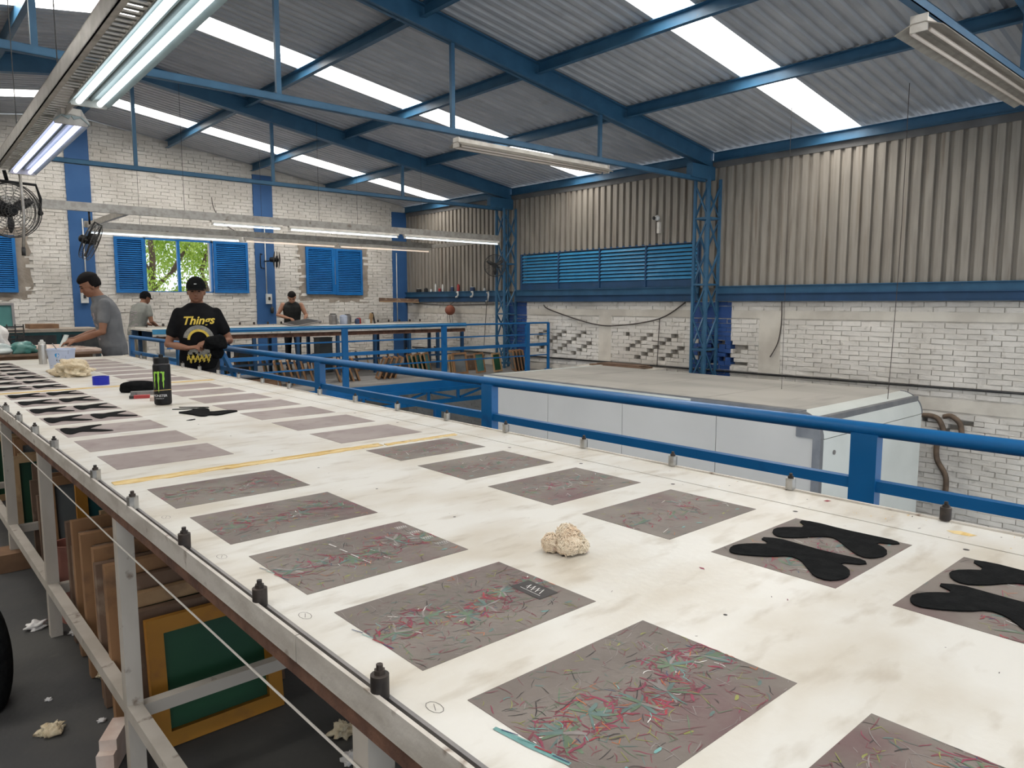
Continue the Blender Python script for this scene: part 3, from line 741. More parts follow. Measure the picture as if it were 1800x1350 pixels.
G2 = [(1.564, .877), (1.592, .840), (1.589, .795), (1.585, .733), (1.590, .684), (1.595, .641), (1.567, .625), (1.536, .675), (1.515, .639), (1.478, .622), (1.444, .623), (1.416, .641), (1.420, .670), (1.457, .704), (1.491, .735), (1.498, .765), (1.462, .788), (1.429, .830), (1.416, .860), (1.436, .878), (1.472, .885), (1.509, .865), (1.539, .831)]
cutout(G1, 'black forked cut-out, far one of two on the pad right of the thread ball')
cutout(G2, 'black forked cut-out, near one of two on the pad right of the thread ball')
cutout([(x, y-.392) for x, y in G1], 'black forked fabric cut-out at the right picture edge, touching the far side of its pad')
cutout([(x, y-.385) for x, y in G2], 'black forked fabric cut-out at the right picture edge with a smudged lower outline')
K = [(.608, 3.725), (.632, 3.745), (.655, 3.712), (.672, 3.708), (.700, 3.735), (.737, 3.753), (.790, 3.748), (.752, 3.712), (.708, 3.655), (.740, 3.612), (.792, 3.535), (.750, 3.535), (.700, 3.572), (.668, 3.600), (.648, 3.575), (.622, 3.545), (.607, 3.580), (.606, 3.650)]
kd = [(x-.6, y-3.48) for x, y in K]
ORDW = ('first', 'second', 'third', 'fourth', 'fifth', 'sixth', 'seventh')
for j in range(2, 14):
    y = Lfar[j]
    for c in range(1 if j == 2 else 2):
        if j == 2: lab = 'lone black two-tailed cut-out on the first half-filled grey pad'
        elif j < 7: lab = 'black two-tailed cut-out, %s one on the %s pad in front of the thin yellow tape' % (('left', 'right')[c], ORDW[6-j])
        else: lab = 'black two-tailed cut-out, %s one on the %s pad behind the thin yellow tape' % (('left', 'right')[c], ORDW[j-7])
        cutout([(.6025+c*.2+x, y+yy) for x, yy in kd], lab, None if j == 2 else 'black cut-outs in the left row of pads', 1)
cutout([(1.154, 3.903), (1.226, 3.909), (1.288, 3.981), (1.330, 3.944), (1.310, 3.852), (1.289, 3.801), (1.383, 3.805), (1.422, 3.746), (1.376, 3.723), (1.287, 3.667), (1.255, 3.712), (1.231, 3.677), (1.206, 3.699), (1.192, 3.801)], 'crumpled black fabric offcut lying on the white top in front of the bottle', it=1, z=ZT+.0004, h=.006)
cutout([(1.182, 4.049), (1.23, 4.028), (1.285, 3.995), (1.282, 3.98), (1.23, 4.006), (1.18, 4.036)], 'short thin black strip just behind the black offcut', it=0, z=ZT+.0004, h=.003)
cutout([(1.234, 4.105), (1.30, 4.055), (1.354, 4.005), (1.352, 3.985), (1.30, 4.03), (1.232, 4.09)], 'long thin black strip farthest behind the black offcut', it=0, z=ZT+.0004, h=.003)
cutout([(1.117, 3.615), (1.14, 3.63), (1.165, 3.634), (1.16, 3.618), (1.14, 3.608)], 'tiny black sliver of fabric in front of the black offcut', it=0, z=ZT+.0004, h=.002)
# ------------------------------------------------------------------ things on the table
# drinking bottle
bx_, by_ = 1.207, 4.287
t = thing('drinking_bottle', (bx_, by_, ZT), 'black drinking bottle with green claw mark standing on the table', 'bottle')
rb = .045
MB().lathe((bx_, by_, ZT+.001), [(.038, 0), (rb-.001, .006), (rb, .015), (rb, .212), (rb-.001, .220), (rb-.006, .226)], 40).build('body', 'black_plastic', t, 30)
cp = MB().lathe((bx_, by_, ZT+.228), [(.037, 0), (.039, .003), (.039, .030), (.036, .035)], 32).build('cap', 'black_plastic', t, 30)
MB().lathe((bx_, by_, ZT+.263), [(.012, 0), (.012, .008), (.010, .016)], 16).build('spout', 'black_plastic', cp, 30)
MB().lathe((bx_, by_, ZT+.2265), [(.0415, 0), (.0415, .002)], 32).build('collar', 'tool_grey', t, 30)
face = math.atan2(-by_, -bx_)-.38               # towards the viewer, turned a little
def wrap(pts, tilt=0, off=.0006):
    out = []
    for (u, v) in pts:
        a = face+u/rb; out.append((bx_+(rb+off)*math.cos(a), by_+(rb+off)*math.sin(a), ZT+v))
    return out
def wrap_poly(mb, poly, mi=0, off=.0006):
    vs = wrap(poly, 0, off); mb.add(vs, [tuple(range(len(vs)))], mi)
mb = MB()
for k, (u, top, bot) in enumerate(((-.024, .184, .088), (-.001, .188, .070), (.024, .184, .092))):   # three claw marks
    L = [(u-.006, top), (u-.0045, top-.02), (u-.0062, top-.05), (u-.003, (top+bot)/2-.01), (u-.0038, bot+.02), (u-.0008, bot)]
    Rr = [(u+.0005, bot+.012), (u+.0022, bot+.03), (u+.0015, (top+bot)/2-.005), (u+.0055, top-.04), (u+.0040, top-.02), (u+.0065, top)]
    P_ = L+Rr
    for a in range(5): wrap_poly(mb, [L[a], L[a+1], Rr[4-a], Rr[5-a]])
for a, b in (((-.029, .190), (-.008, .178)), ((.006, .190), (.030, .178))):
    wrap_poly(mb, [(a[0], a[1]-.006), (a[0]+.008, a[1]-.002), (b[0], a[1]-.004), (b[0]-.001, a[1]-.014), (a[0]+.006, a[1]-.011)])
mb.build('claw_mark', 'green_logo', t)
mb = MB(); n = 32; z0 = .078
for j in range(n):
    a0, a1 = 2*math.pi*j/n, 2*math.pi*(j+1)/n
    vs = []
    for a in (a0, a1):
        zz = ZT+z0+.006*math.sin(a-face+.8)
        for rr, dz in ((rb+.0008, 0), (rb+.0008, .003)): vs.append((bx_+rr*math.cos(a), by_+rr*math.sin(a), zz+dz))
    mb.add(vs, [(0, 2, 3, 1)])
mb.build('rubber_band', 'yellow_tape', t)
def text_mesh(body, size, shear=0, align='CENTER', space=1.0, bold=0.0):
    c = bpy.data.curves.new('txt', 'FONT'); c.body = body; c.size = size; c.shear = shear; c.align_x = align; c.space_character = space
    c.resolution_u = 3; c.offset = bold
    o = bpy.data.objects.new('txt', c); COL.objects.link(o); bpy.context.view_layer.update()
    me = bpy.data.meshes.new_from_object(o.evaluated_get(bpy.context.evaluated_depsgraph_get()))
    vs = [v.co.copy() for v in me.vertices]; fs = [tuple(p.vertices) for p in me.polygons]
    bpy.data.objects.remove(o); bpy.data.curves.remove(c); bpy.data.meshes.remove(me)
    return vs, fs
for body, size, zz, sp in (('MONSTER', .0185, .048, .92), ('ENERGY', .0085, .036, 1.6)):
    vs, fs = text_mesh(body, size, 0, 'CENTER', sp)
    mb = MB(); mb.add(wrap([(v.x, zz+v.y) for v in vs]), fs); mb.build('lettering', 'white_print', t)
# blue tape roll
c = (1.19, 5.63, ZT)
o = MB().lathe(c, [(.040, 0), (.052, 0), (.052, .058), (.040, .058), (.040, .0)], 28).build('tape_roll', 'blue_tape', None, 35)
tag(o, 'blue roll of tape standing on the white table', 'tape roll')
# blobs of cloth
def blob(name, c, s, m, label, cat, seed, amp=.35, n=34, k=20, freq=3):
    r = random.Random(seed); ph = [(Vector((r.gauss(0, 1), r.gauss(0, 1), r.gauss(0, 1)))*freq, r.uniform(0, 6.28)) for _ in range(6)]
    mb = MB(); c = Vector(c); vs = []; fs = []
    for i in range(k+1):
        th = math.pi*i/k
        for j in range(n):
            a = 2*math.pi*j/n; d = Vector((math.sin(th)*math.cos(a), math.sin(th)*math.sin(a), math.cos(th)))
            q = 1+amp*sum(math.sin(d.dot(p)+f) for p, f in ph)/6
            v = Vector((d.x*s[0], d.y*s[1], d.z*s[2]))*q; v.z = max(v.z, -s[2]*.62); vs.append(c+Vector((0, 0, s[2]*.62))+v)
    for i in range(k):
        for j in range(n): fs.append(((i+1)*n+j, (i+1)*n+(j+1) % n, i*n+(j+1) % n, i*n+j))
    mb.add(vs, fs); o = mb.build(name, m, None, True, at=c); return tag(o, label, cat)
blob('cleaning_rag', (1.165, 6.42, ZT+.001), (.115, .12, .072), 'cream_rag', 'crumpled cream cleaning rag lying beside the paint bucket', 'rag', 4, .8, 60, 36, 7)
# ball of loose thread
t = thing('thread_ball', (1.148, 1.11, ZT), 'ball of loose cream cotton thread lying on the white table', 'thread')
LB = [((1.155, 1.108, .026), (.030, .030, .027)), ((1.126, 1.138, .020), (.019, .019, .021)), ((1.160, 1.122, .040), (.022, .022, .018)), ((1.168, 1.092, .017), (.020, .020, .017)), ((1.140, 1.100, .018), (.022, .022, .018))]
for k, (p, s_) in enumerate(LB):
    o = blob('lobe', (p[0], p[1], ZT+.001), (s_[0]*.9, s_[1]*.9, s_[2]*.9), 'thread', None, None, 12+k, .35, 18, 12, 3.5)
    o.parent = t; o.location = Vector((p[0], p[1], ZT+max(.0015, p[2]-s_[2]*.85)))-org(t)
r = random.Random(3); mb = MB()
for k in range(1500):
    p, s_ = r.choice(LB); a, b = r.uniform(0, 6.28), math.acos(r.uniform(-.7, 1)); d = Vector((math.sin(b)*math.cos(a), math.sin(b)*math.sin(a), math.cos(b)))
    p = Vector((p[0], p[1], ZT+p[2]))+Vector((d.x*s_[0], d.y*s_[1], d.z*s_[2])); tdir = d.cross(Vector((r.gauss(0, 1), r.gauss(0, 1), r.gauss(0, 1)))).normalized()
    L = r.uniform(.008, .020); pts = [p-tdir*L*.5+d*r.uniform(-.002, .003), p+d*.003, p+tdir*L*.5+d*r.uniform(-.003, .006)]
    pts = [Vector((q.x, q.y, max(q.z, ZT+.0012))) for q in pts]
    mb.tube(pts, .0007, 4, 0, False)
o = mb.build('loose_threads', 'thread', t); o['kind'] = 'stuff'
# paint bucket
c = (1.175, 6.86, ZT)
t = thing('paint_bucket', c, 'pale blue-white paint bucket with ink drips standing on the table', 'bucket')
MB().lathe(c, [(.079, 0), (.081, .004), (.100, .180), (.104, .182), (.104, .192), (.098, .192), (.094, .165), (.05, .16), (.0, .16)], 40).build('body', 'can_white', t, 40)
fa = math.atan2(-c[1], -c[0])
def canv(u, z, off=.0012): rr = .080+.1055*z+off; return (c[0]+rr*math.cos(fa+u), c[1]+rr*math.sin(fa+u), c[2]+z)
mb = MB(); mb.add([canv(u, z) for u, z in ((-.50, .150), (-.36, .160), (-.18, .158), (-.12, .142), (-.24, .125), (-.42, .128))], [tuple(range(6))]); mb.build('label_blue', 'sky_blue_print', t)
mb = MB(); rr_ = random.Random(2)
for (u, z, w, h) in ((-.42, .10, .10, .008), (-.36, .09, .03, .04), (-.22, .095, .16, .012), (-.1, .078, .09, .035), (.02, .088, .06, .028), (.05, .06, .16, .008), (-.08, .062, .06, .01), (-.45, .03, .2, .022), (-.3, .02, .12, .02), (.5, .15, .03, .03), (.58, .1, .05, .012), (.4, .07, .03, .015), (.3, .12, .02, .02)):
    mb.add([canv(u, z), canv(u+w, z+.002), canv(u+w*.9, z+h), canv(u+.01, z+h*.9)], [(0, 1, 2, 3)])
mb.build('ink_drips', 'ink_dark', t)
MB().tube([(c[0]-.02, c[1], ZT+.17), (c[0]-.055, c[1]+.02, ZT+.235)], .004, 6).build('stick', 'tool_grey', t)
# spray can
c = (1.205, 7.9, ZT)
t = thing('spray_can', c, 'silver spray can standing left of the paint bucket', 'spray can')
MB().lathe(c, [(.033, 0), (.034, .004), (.034, .170), (.033, .178), (.026, .190)], 28).build('body', 'aluminium', t, 35)
MB().lathe((c[0], c[1], ZT+.19), [(.030, 0), (.028, .012), (.014, .018), (.014, .030), (.010, .034)], 20).build('nozzle', 'white_plastic', t, 35)
# folded black cloth, cutters, eraser
o = blob('folded_cloth', (1.268, 5.02, ZT+.001), (.105, .06, .045), 'black_fabric', 'folded black cloth lying behind the drinking bottle', 'cloth', 21, .25, 30, 16, 3)
t = thing('cutter_tool', (1.21, 4.80, ZT), 'grey and red metal cutter lying left of the drinking bottle', 'tool')
m_ = Euler((0, 0, R(-18))).to_matrix()
MB().box((1.255, 4.83, ZT+.012), (.15, .05, .020), m_).build('grey_body', 'tool_grey', t); MB().box((1.195, 4.655, ZT+.010), (.085, .04, .018), m_).build('red_body', 'red_plastic', t)
MB().box((1.165, 4.73, ZT+.009), (.03, .16, .016), m_).build('grip', 'dark_metal', t)
tag(MB().box((1.215, 4.50, ZT+.011), (.035, .05, .022), m_).build('eraser', 'pink_cloth', None, at=(1.215, 4.5, ZT)), 'pale pink eraser block at the foot of the drinking bottle', 'eraser')

# ================================================================== RAILINGS
def railing(name, lab, cat, p0, build_fn):
    t = thing(name, p0, lab, cat, 'blue steel railings'); build_fn(t); return t
def near_rail(t):
    MB().tube([(2.7, -.9, .985), (2.7, 7.66, .985)], .026, 14).build('top_rail', 'blue_paint', t, 40)
    for z in (.782, .45): MB().bx(2.682, 2.718, -.9, 7.62, z-.02, z+.02).build('middle_rail', 'blue_paint', t)
    for y in (-.7, 1.102, 3.245, 5.37, 7.58): MB().bx(2.672, 2.722, y-.047, y+.047, .0, .97).build('post', 'blue_paint', t)
    MB().bar((2.7, 7.52, .95), (2.7, 7.02, .60), .035, .05).build('brace', 'blue_paint', t)
railing('railing', 'bright blue tubular railing with square posts along the right of the printing table', 'railing', (2.7, 3, 0), near_rail)
def mid_rail(t):
    MB().tube([(2.68, 8.75, .985), (2.68, 10.85, .985)], .024, 12).build('top_rail', 'blue_paint', t, 40)
    for z in (.78, .45): MB().bx(2.665, 2.70, 8.75, 10.85, z-.02, z+.02).build('middle_rail', 'blue_paint', t)
    for y in (8.8, 10.8): MB().bx(2.655, 2.705, y-.045, y+.045, 0, .97).build('post', 'blue_paint', t)
railing('railing', 'short blue railing seen between the man in profile and the man in black', 'railing', (2.68, 9.8, 0), mid_rail)
def far_rail(t):
    MB().tube([(3.2, 11.05, 1.028), (10.8, 11.05, 1.028)], .019, 10).build('top_rail', 'blue_paint', t, 40)
    for z, h in ((.794, .012), (.582, .03), (.358, .012)): MB().bx(3.2, 10.8, 11.05-h*.6, 11.05+h*.6, z-h, z+h).build('middle_rail', 'blue_paint', t)
    for x in (3.9, 6.02, 8.08, 10.2): MB().bx(x-.05, x+.05, 11.025, 11.075, 0.013, 1.015).build('post', 'blue_paint', t)
    MB().bx(10.775, 10.825, 11.03, 11.07, .013, 1.03).build('end_post', 'blue_paint', t); MB().bx(10.74, 10.86, 11.0, 11.1, .013, .06).build('foot_plate', 'blue_paint', t)
railing('railing', 'blue railing with thin bars along the front edge of the far platform', 'railing', (7, 11.05, 0), far_rail)
# ================================================================== GREY BOX BODY beside the railing
bxX0, bxX1, bxY0, bxY1, bxZ = 7.33, 10.1, 3.45, 8.95, .30
t = thing('box_body', (8.7, 6.2, -2.75), 'large pale grey box body with flat roof standing behind the blue railing', 'box body')
seams = [8.95, 7.50, 6.11, 4.70, 3.52]
for i in range(4): MB().bx(bxX0, bxX0+.04, seams[i+1]+.004, seams[i]-.004, -2.74, bxZ-.03).build('side_panel', 'box_grey', t)
MB().bx(bxX0+.02, bxX1-.02, bxY0+.05, bxY1-.02, -2.74, bxZ-.05).build('core', 'box_trim', t)
for i in range(4):
    a = bxY0+.27+i*(bxY1-bxY0-.29)/4; b = bxY0+.27+(i+1)*(bxY1-bxY0-.29)/4
    MB().bx(bxX0+.1, bxX1-.02, a+.003, b-.003, bxZ-.04, bxZ).build('roof_panel', 'box_roof', t)
MB().bx(bxX0-.012, bxX0+.10, bxY0+.22, bxY1, bxZ-.035, bxZ+.012).build('edge_trim', 'box_trim', t)
MB().bx(bxX0-.014, bxX0-.012, bxY0+1.6, bxY1, bxZ-.03, bxZ+.006).build('edge_strip', 'box_white', t)
MB().bx(bxX0+.02, bxX1, bxY1-.05, bxY1+.01, bxZ-.05, bxZ+.008).build('end_trim', 'box_white', t)
MB().bx(bxX0-.014, bxX0+.05, bxY0+.0, bxY0+.085, -2.74, bxZ-.25).build('corner_post', 'box_trim', t)
def quarter(x0, x1, rad, m, nm, y0=bxY0, z1=bxZ):
    mb = MB(); n = 10; pts = [(y0+rad-rad*math.sin(a*math.pi/2/n), z1-rad+rad*math.cos(a*math.pi/2/n)) for a in range(n+1)]
    pts += [(y0+rad, z1-rad)]
    mb.extrude(pts, (x0, 0, 0), (x1, 0, 0), 0, (0, 1, 0), (0, 0, 1)); mb.build(nm, m, t, 30)
quarter(bxX0+.05, bxX1-.03, .27, 'box_white', 'rounded_edge'); quarter(bxX0-.016, bxX0+.05, .275, 'box_trim', 'corner_cap', bxY0-.006, bxZ+.008); quarter(bxX1-.03, bxX1, .278, 'box_trim', 'corner_cap', bxY0-.005, bxZ+.006)
MB().bx(bxX0+.06, bxX1-.02, bxY0, bxY0+.03, -2.74, bxZ-.278).build('end_panel', 'box_white', t)
MB().lathe((bxX0+.3, bxY0, -.14), [(.025, 0), (.025, .012)], 12, 0, Euler((R(90), 0, 0)).to_matrix()).build('lock', 'tool_grey', t)
tag(MB().bx(10.45, 10.8, 8.3, 9.55, .245, .275).bx(10.5, 10.85, 8.4, 9.4, .275, .295).build('plank_bundle', 'wood_dark', None, at=(10.6, 8.9, .25)), 'old brown planks lying on the ledge behind the grey box', 'planks')
tag(MB().bx(10.2, 10.95, 8.1, 9.7, .20, .245).build('ledge', 'plaster', None, at=(10.6, 8.9, .2)), 'narrow pale ledge between the grey box and brick wall', 'ledge')
# ================================================================== LAMPS
def fluor_x(name, x0, x1, y, z, tubes, label, group, housing=True, par=None):
    """batten lamp along x; tubes: list of (dy, material)"""
    t = thing(name, ((x0+x1)/2, y, z), label, 'lamp', group)
    MB().extrude([(-.035, .0), (.035, .0), (.028, .05), (-.028, .05)], (x0, y, z), (x1, y, z), 0, (0, 1, 0), (0, 0, 1)).build('housing', 'lamp_white', t)
    for dy, m in tubes:
        MB().tube([(x0+.04, y+dy, z-.028), (x1-.04, y+dy, z-.028)], .014, 10).build('tube', m, t, True)
        for x in (x0+.025, x1-.025): MB().bx(x-.015, x+.015, y+dy-.015, y+dy+.015, z-.045, z+.005).build('socket', 'lamp_white', t)
    return t
# hanging frame over the far table
t = thing('lamp_frame', (6.7, 13.4, 2.8), 'long hanging metal frame of channels carrying lamps over the far table', 'lamp frame')
MB().bx(1.0, 10.45, 12.17, 12.23, 2.765, 2.89).build('near_channel', 'galv', t)
MB().bx(3.0, 10.45, 14.67, 14.73, 2.76, 2.87).build('far_channel', 'galv', t)
MB().bar((3.06, 12.2, 2.80), (3.06, 14.7, 2.80), .06, .09).build('end_channel', 'galv', t); MB().bar((10.42, 12.2, 2.80), (10.42, 14.7, 2.80), .06, .09).build('end_channel', 'galv', t)
for x in (3.9, 6.2, 8.4):
    for y in (12.2, 14.7): MB().tube([(x, y, 2.85), (x, y, zroof(x)-.02)], .003, 4).build('hanger_wire', 'dark_metal', t)
WORDS = ('first', 'second', 'third', 'fourth')
for i, (a, b, m) in enumerate(((3.06, 5.75, 'tube_on'), (5.82, 7.85, 'tube_warm'), (7.92, 10.35, 'tube_warm'))):
    fluor_x('tube_lamp', a, b, 14.7, 2.70, [(0, m)], ('lit tube lamp under the hanging frame, above the open window', 'faint pinkish tube lamp under the hanging frame, middle of the far row', 'faint pinkish tube lamp under the hanging frame, right end of far row')[i], 'tube lamps on the hanging frame')
for i, (a, b, m) in enumerate(((4.3, 5.5, 'tube_on'), (5.62, 7.85, 'tube_on'), (7.98, 10.4, 'tube_on'))):
    fluor_x('tube_lamp', a, b, 12.2, 2.735, [(0, m)], ('short lit tube lamp at the left of the near channel', 'lit tube lamp in the middle of the near channel', 'lit tube lamp at the right end of the near channel, by the column')[i], 'tube lamps on the hanging frame')
# single lamps under the ties
def reflector_lamp(x0, x1, y, z, label, tubes=True, flip=1, w=.13):
    t = thing('reflector_lamp', ((x0+x1)/2, y, z), label, 'lamp', 'reflector lamps under the roof ties')
    sh = [(-w, -.05), (-.045, .0), (.045, .0), (w, -.05), (w-.004, -.055), (.04, -.008), (-.04, -.008), (-w+.004, -.055)]
    MB().extrude(sh, (x0, y, z), (x1, y, z), 0, (0, 1, 0), (0, 0, 1)).build('reflector', 'lamp_dirty', t)
    MB().extrude([(-.045, 0), (.045, 0), (.035, .05), (-.035, .05)], (x0, y, z), (x1, y, z), 0, (0, 1, 0), (0, 0, 1)).build('housing', 'lamp_white', t)
    for x in (x0+.01, x1-.01): MB().box((x, y, z-.005), (.014, .115, .115)).build('end_plate', 'lamp_white', t)
    for dy in (-.06, .06): MB().tube([(x0+.05, y+dy, z-.05), (x1-.05, y+dy, z-.05)], .014, 10).build('tube', 'tube_off', t, True)
    for x in (x0+.3, x1-.3): MB().tube([(x, y, z+.05), (x, y, 3.455)], .004, 5).build('hanger', 'dark_metal', t)
reflector_lamp(5.50, 8.25, 7.245, 3.375, 'unlit dusty twin tube lamp hanging below the middle roof tie')
reflector_lamp(5.62, 8.5, 2.10, 3.375, 'unlit pale twin tube lamp with broad reflector at top right', w=.16)
# lamps over the printing table on a slotted tray
t = thing('cable_tray', (.79, 4, 2.47), 'grey slotted cable tray hanging above the printing table at top left', 'cable tray')
MB().bx(.735, .742, .3, 6.9, 2.43, 2.51).bx(.735, .765, .3, 6.9, 2.43, 2.436).bx(.735, .765, .3, 6.9, 2.504, 2.51).build('channel', 'galv', t)
MB().bx(.862, .868, .3, 6.9, 2.43, 2.50).build('channel', 'galv', t)
rung = None; y = .45
while y < 6.85:
    if rung is None: rung = MB().box((0, 0, 0), (.12, .022, .008)).build('rung', 'galv', None, at=(0, 0, 0)); q = rung
    else: q = rung.copy(); COL.objects.link(q)
    q.parent = t; q.location = Vector((.80, y, 2.462))-org(t); y += .055
for yy in (1.2, 2.6, 4.3, 5.9): MB().tube([(.80, yy, 2.51), (.80, yy, zroof(.8)-.02)], .003, 5).build('hanger_wire', 'dark_metal', t)
def tray_lamp(y0, y1, m, label):
    t = thing('twin_lamp', (.89, (y0+y1)/2, 2.42), label, 'lamp', 'twin tube lamps over the printing table')
    prof = [(-.085, -.030), (-.045, .006), (-.012, -.008), (0, .010), (.012, -.008), (.045, .006), (.085, -.030), (.088, -.026), (.048, .014), (0, .020), (-.048, .014), (-.088, -.026)]
    MB().extrude(prof, (.89, y0, 2.42), (.89, y1, 2.42), 0, (1, 0, 0), (0, 0, 1)).build('reflector', 'lamp_reflector', t)
    MB().bx(.845, .935, y0, y1, 2.432, 2.47).build('housing', 'lamp_white', t)
    for dx in (-.045, .045): MB().tube([(.89+dx, y0+.03, 2.402), (.89+dx, y1-.03, 2.402)], .0135, 12).build('tube', m, t, True)
    for yy in (y0+.012, y1-.012):
        MB().extrude([(-.075, -.035), (.075, -.035), (.085, -.015), (.05, .05), (-.05, .05), (-.085, -.015)], (.89, yy-.006, 2.42), (.89, yy+.006, 2.42), 0, (1, 0, 0), (0, 0, 1)).build('end_plate', 'galv', t)
    for yy in (y0+.2, y1-.2): MB().bx(.80, .90, yy-.015, yy+.015, 2.466, 2.474).build('clip', 'galv', t)
tray_lamp(1.6, 4.12, 'tube_on', 'bright twin tube lamp hanging over the table at the top left edge')
tray_lamp(4.56, 6.55, 'tube_violet', 'violet-tinted twin tube lamp beside the wall fan at the left edge')
for q in list(COL.objects):
    if q.parent is None and q.name.split('.')[0] in ('cable_tray', 'twin_lamp'):   # the tray hangs a little askew
        rz = R(-1.45); pv = Vector((.86, 4.1, 0)); v = q.location-pv; q.location = pv+Euler((0, 0, rz)).to_matrix() @ v; q.rotation_euler = (0, 0, rz)
o = MB().tube([(.93, 6.72, 2.47), (.96, 6.71, 2.40), (.965, 6.7, 2.1), (.947, 6.7, 1.86)], .011, 8).tube([(.947, 6.7, 1.86), (.946, 6.7, 1.80)], .014, 8, 1).build('pull_rod', ['galv', 'dark_metal'], None, True)
tag(o, 'grey rod with black tip hanging in front of the left fan', 'rod')
# ================================================================== FANS
def fan(c, d, r, label, mount=None, yoke=True):
    c = Vector(c); d = Vector(d).normalized(); up = Vector((0, 0, 1)); a = d.cross(up).normalized(); b = a.cross(d)
    t = thing('wall_fan', c-Vector((0, 0, r)), label, 'fan', 'black wall fans')
    def ring(rad, off, th):
        n = 36; MBg.tube([c+d*off+(a*math.cos(2*math.pi*i/n)+b*math.sin(2*math.pi*i/n))*rad for i in range(n+1)], th, 4, 0, False)
    MBg = MB()
    for off0, sgn in ((.05, 1), (-.05, -1)):
        for k in range(1, 10): rad = r*k/9.5; ring(rad, off0+sgn*.03*(1-(k/9.5)**2), .0022)
        for k in range(16):
            tt = 2*math.pi*k/16; e = a*math.cos(tt)+b*math.sin(tt)
            MBg.tube([c+d*(off0+sgn*.03)+e*r*.1, c+d*(off0+sgn*.02)+e*r*.6, c+d*off0+e*r*.98], .0016, 4, 0, False)
    ring(r, .05, .004); ring(r, -.05, .004); ring(r*1.01, 0, .006)
    MBg.build('guard', 'fan_wire', t, True)
    ax = Matrix((a, b, d)).transposed()
    MB().lathe(c-d*.16, [(.03, 0), (.055, .02), (.06, .10), (.05, .13)], 16, 0, ax).build('motor', 'black_plastic', t, 40)
    hb = MB().lathe(c-d*.03, [(.045, 0), (.045, .06), (.03, .075)], 16, 0, ax).build('hub', 'black_plastic', t, 40)
    for k in range(3):
        mb = MB(); vs = []; n = 6
        for i in range(n+1):
            rr = .04+(r*.86-.04)*i/n; w = (.25+.5*math.sin(math.pi*min(1, i/n*.85+.1)))*r*.55
            for sg in (-1, 1):
                tt = 2.094*k+.5+sg*w/2/rr*.8 if rr > .05 else 2.094*k+.5+sg*.5
                vs.append(c+(a*math.cos(tt)+b*math.sin(tt))*rr+d*(sg*.022+.004))
        n2 = len(vs); vs += [v-d*.003 for v in vs]
        fs = [(2*i, 2*i+1, 2*i+3, 2*i+2) for i in range(n)]; fs += [tuple(n2+q for q in reversed(f)) for f in fs]
        for i in range(n): fs += [(2*i, 2*i+2, n2+2*i+2, n2+2*i), (2*i+3, 2*i+1, n2+2*i+1, n2+2*i+3)]
        mb.add(vs, fs); mb.build('blade', 'dark_metal', t, True)
    if yoke:
        pts = [c+a*r*1.04+b*0, c+a*r*1.06+b*r*.55, c+a*r*.9+b*r*1.05, c-a*r*.9+b*r*1.05, c-a*r*1.06+b*r*.55, c-a*r*1.04]
        MB().tube(pts, .011, 8).build('yoke', 'black_plastic', t, True)
        for s in (1, -1): MB().ball(c+a*r*1.05*s, .022, 10, 6).build('pivot', 'black_plastic', t, True)
    if mount is not None: MB().tube([Vector(mount[0]), Vector(mount[1])], .014, 8).build('arm', 'black_plastic', t, True)
fan((.905, 6.9, 2.155), (.25, -1, -.12), .205, 'black wall fan on a yoke at the left picture edge', ((.90, 6.9, 2.375), (.88, 6.86, 2.45)))
fan((2.56, 12.2, 2.33), (.90, -.38, -.42), .27, 'black fan seen edge-on at the left end of the hanging lamp frame', ((2.56, 12.2, 2.58), (2.56, 12.2, 2.77)))
fan((10.30, 12.2, 2.245), (-.55, -.9, -.05), .235, 'round black fan mounted on the far lattice column', ((10.32, 12.32, 2.24), (10.58, 12.37, 2.22)), False)
fan((7.16, 16.22, 2.42), (.95, -.45, -.05), .19, 'small dark fan on the blue pilaster between the two windows', ((7.06, 16.36, 2.40), (7.03, YB-.08, 2.40)), False)
mb = MB(); mb.tube([(6.98, YB-.08, 2.56), (6.90, YB-.2, 2.56), (6.88, YB-.22, 2.50), (6.88, YB-.22, 2.30), (6.90, YB-.2, 2.24), (7.02, YB-.08, 2.24)], .012, 6)
tag(mb.build('fan_bracket', 'black_plastic', None, True), 'black tube bracket on the pilaster behind the small fan', 'bracket')
# ================================================================== SCREEN FRAMES
def screen(w, h, bar, th, wood, mesh, label, group=None, cat='screen frame'):
    """frame standing on its lower edge at the origin, facing -y"""
    t = thing('screen_frame', (0, 0, 0), label, cat, group)
    MB().bx(-w/2, -w/2+bar, -th/2, th/2, 0, h).build('side_bar', wood, t); MB().bx(w/2-bar, w/2, -th/2, th/2, 0, h).build('side_bar', wood, t)
    MB().bx(-w/2+bar, w/2-bar, -th/2, th/2, 0, bar).build('bottom_bar', wood, t); MB().bx(-w/2+bar, w/2-bar, -th/2, th/2, h-bar, h).build('top_bar', wood, t)
    MB().bx(-w/2+bar, w/2-bar, th/2-.008, th/2-.004, bar, h-bar).build('screen_mesh', mesh, t)
    return t
def put(o, x, y, z=0, tilt=0, rz=0): o.location = (x, y, z); o.rotation_euler = (R(tilt), 0, R(rz)); return o
put(screen(.43, .425, .05, .03, 'yellow_frame', 'green_mesh', 'yellow wooden screen frame with dark green mesh under the table'), .815, 2.415, .002, -6)
ORDN = ('first', 'second', 'third', 'fourth', 'fifth', 'sixth', 'seventh', 'eighth', 'ninth', 'tenth', 'eleventh', 'twelfth', 'thirteenth', 'fourteenth', 'fifteenth', 'sixteenth', 'seventeenth', 'eighteenth', 'nineteenth', 'twentieth', 'twenty-first', 'twenty-second', 'twenty-third', 'twenty-fourth', 'twenty-fifth', 'twenty-sixth', 'twenty-seventh', 'twenty-eighth', 'twenty-ninth', 'thirtieth')
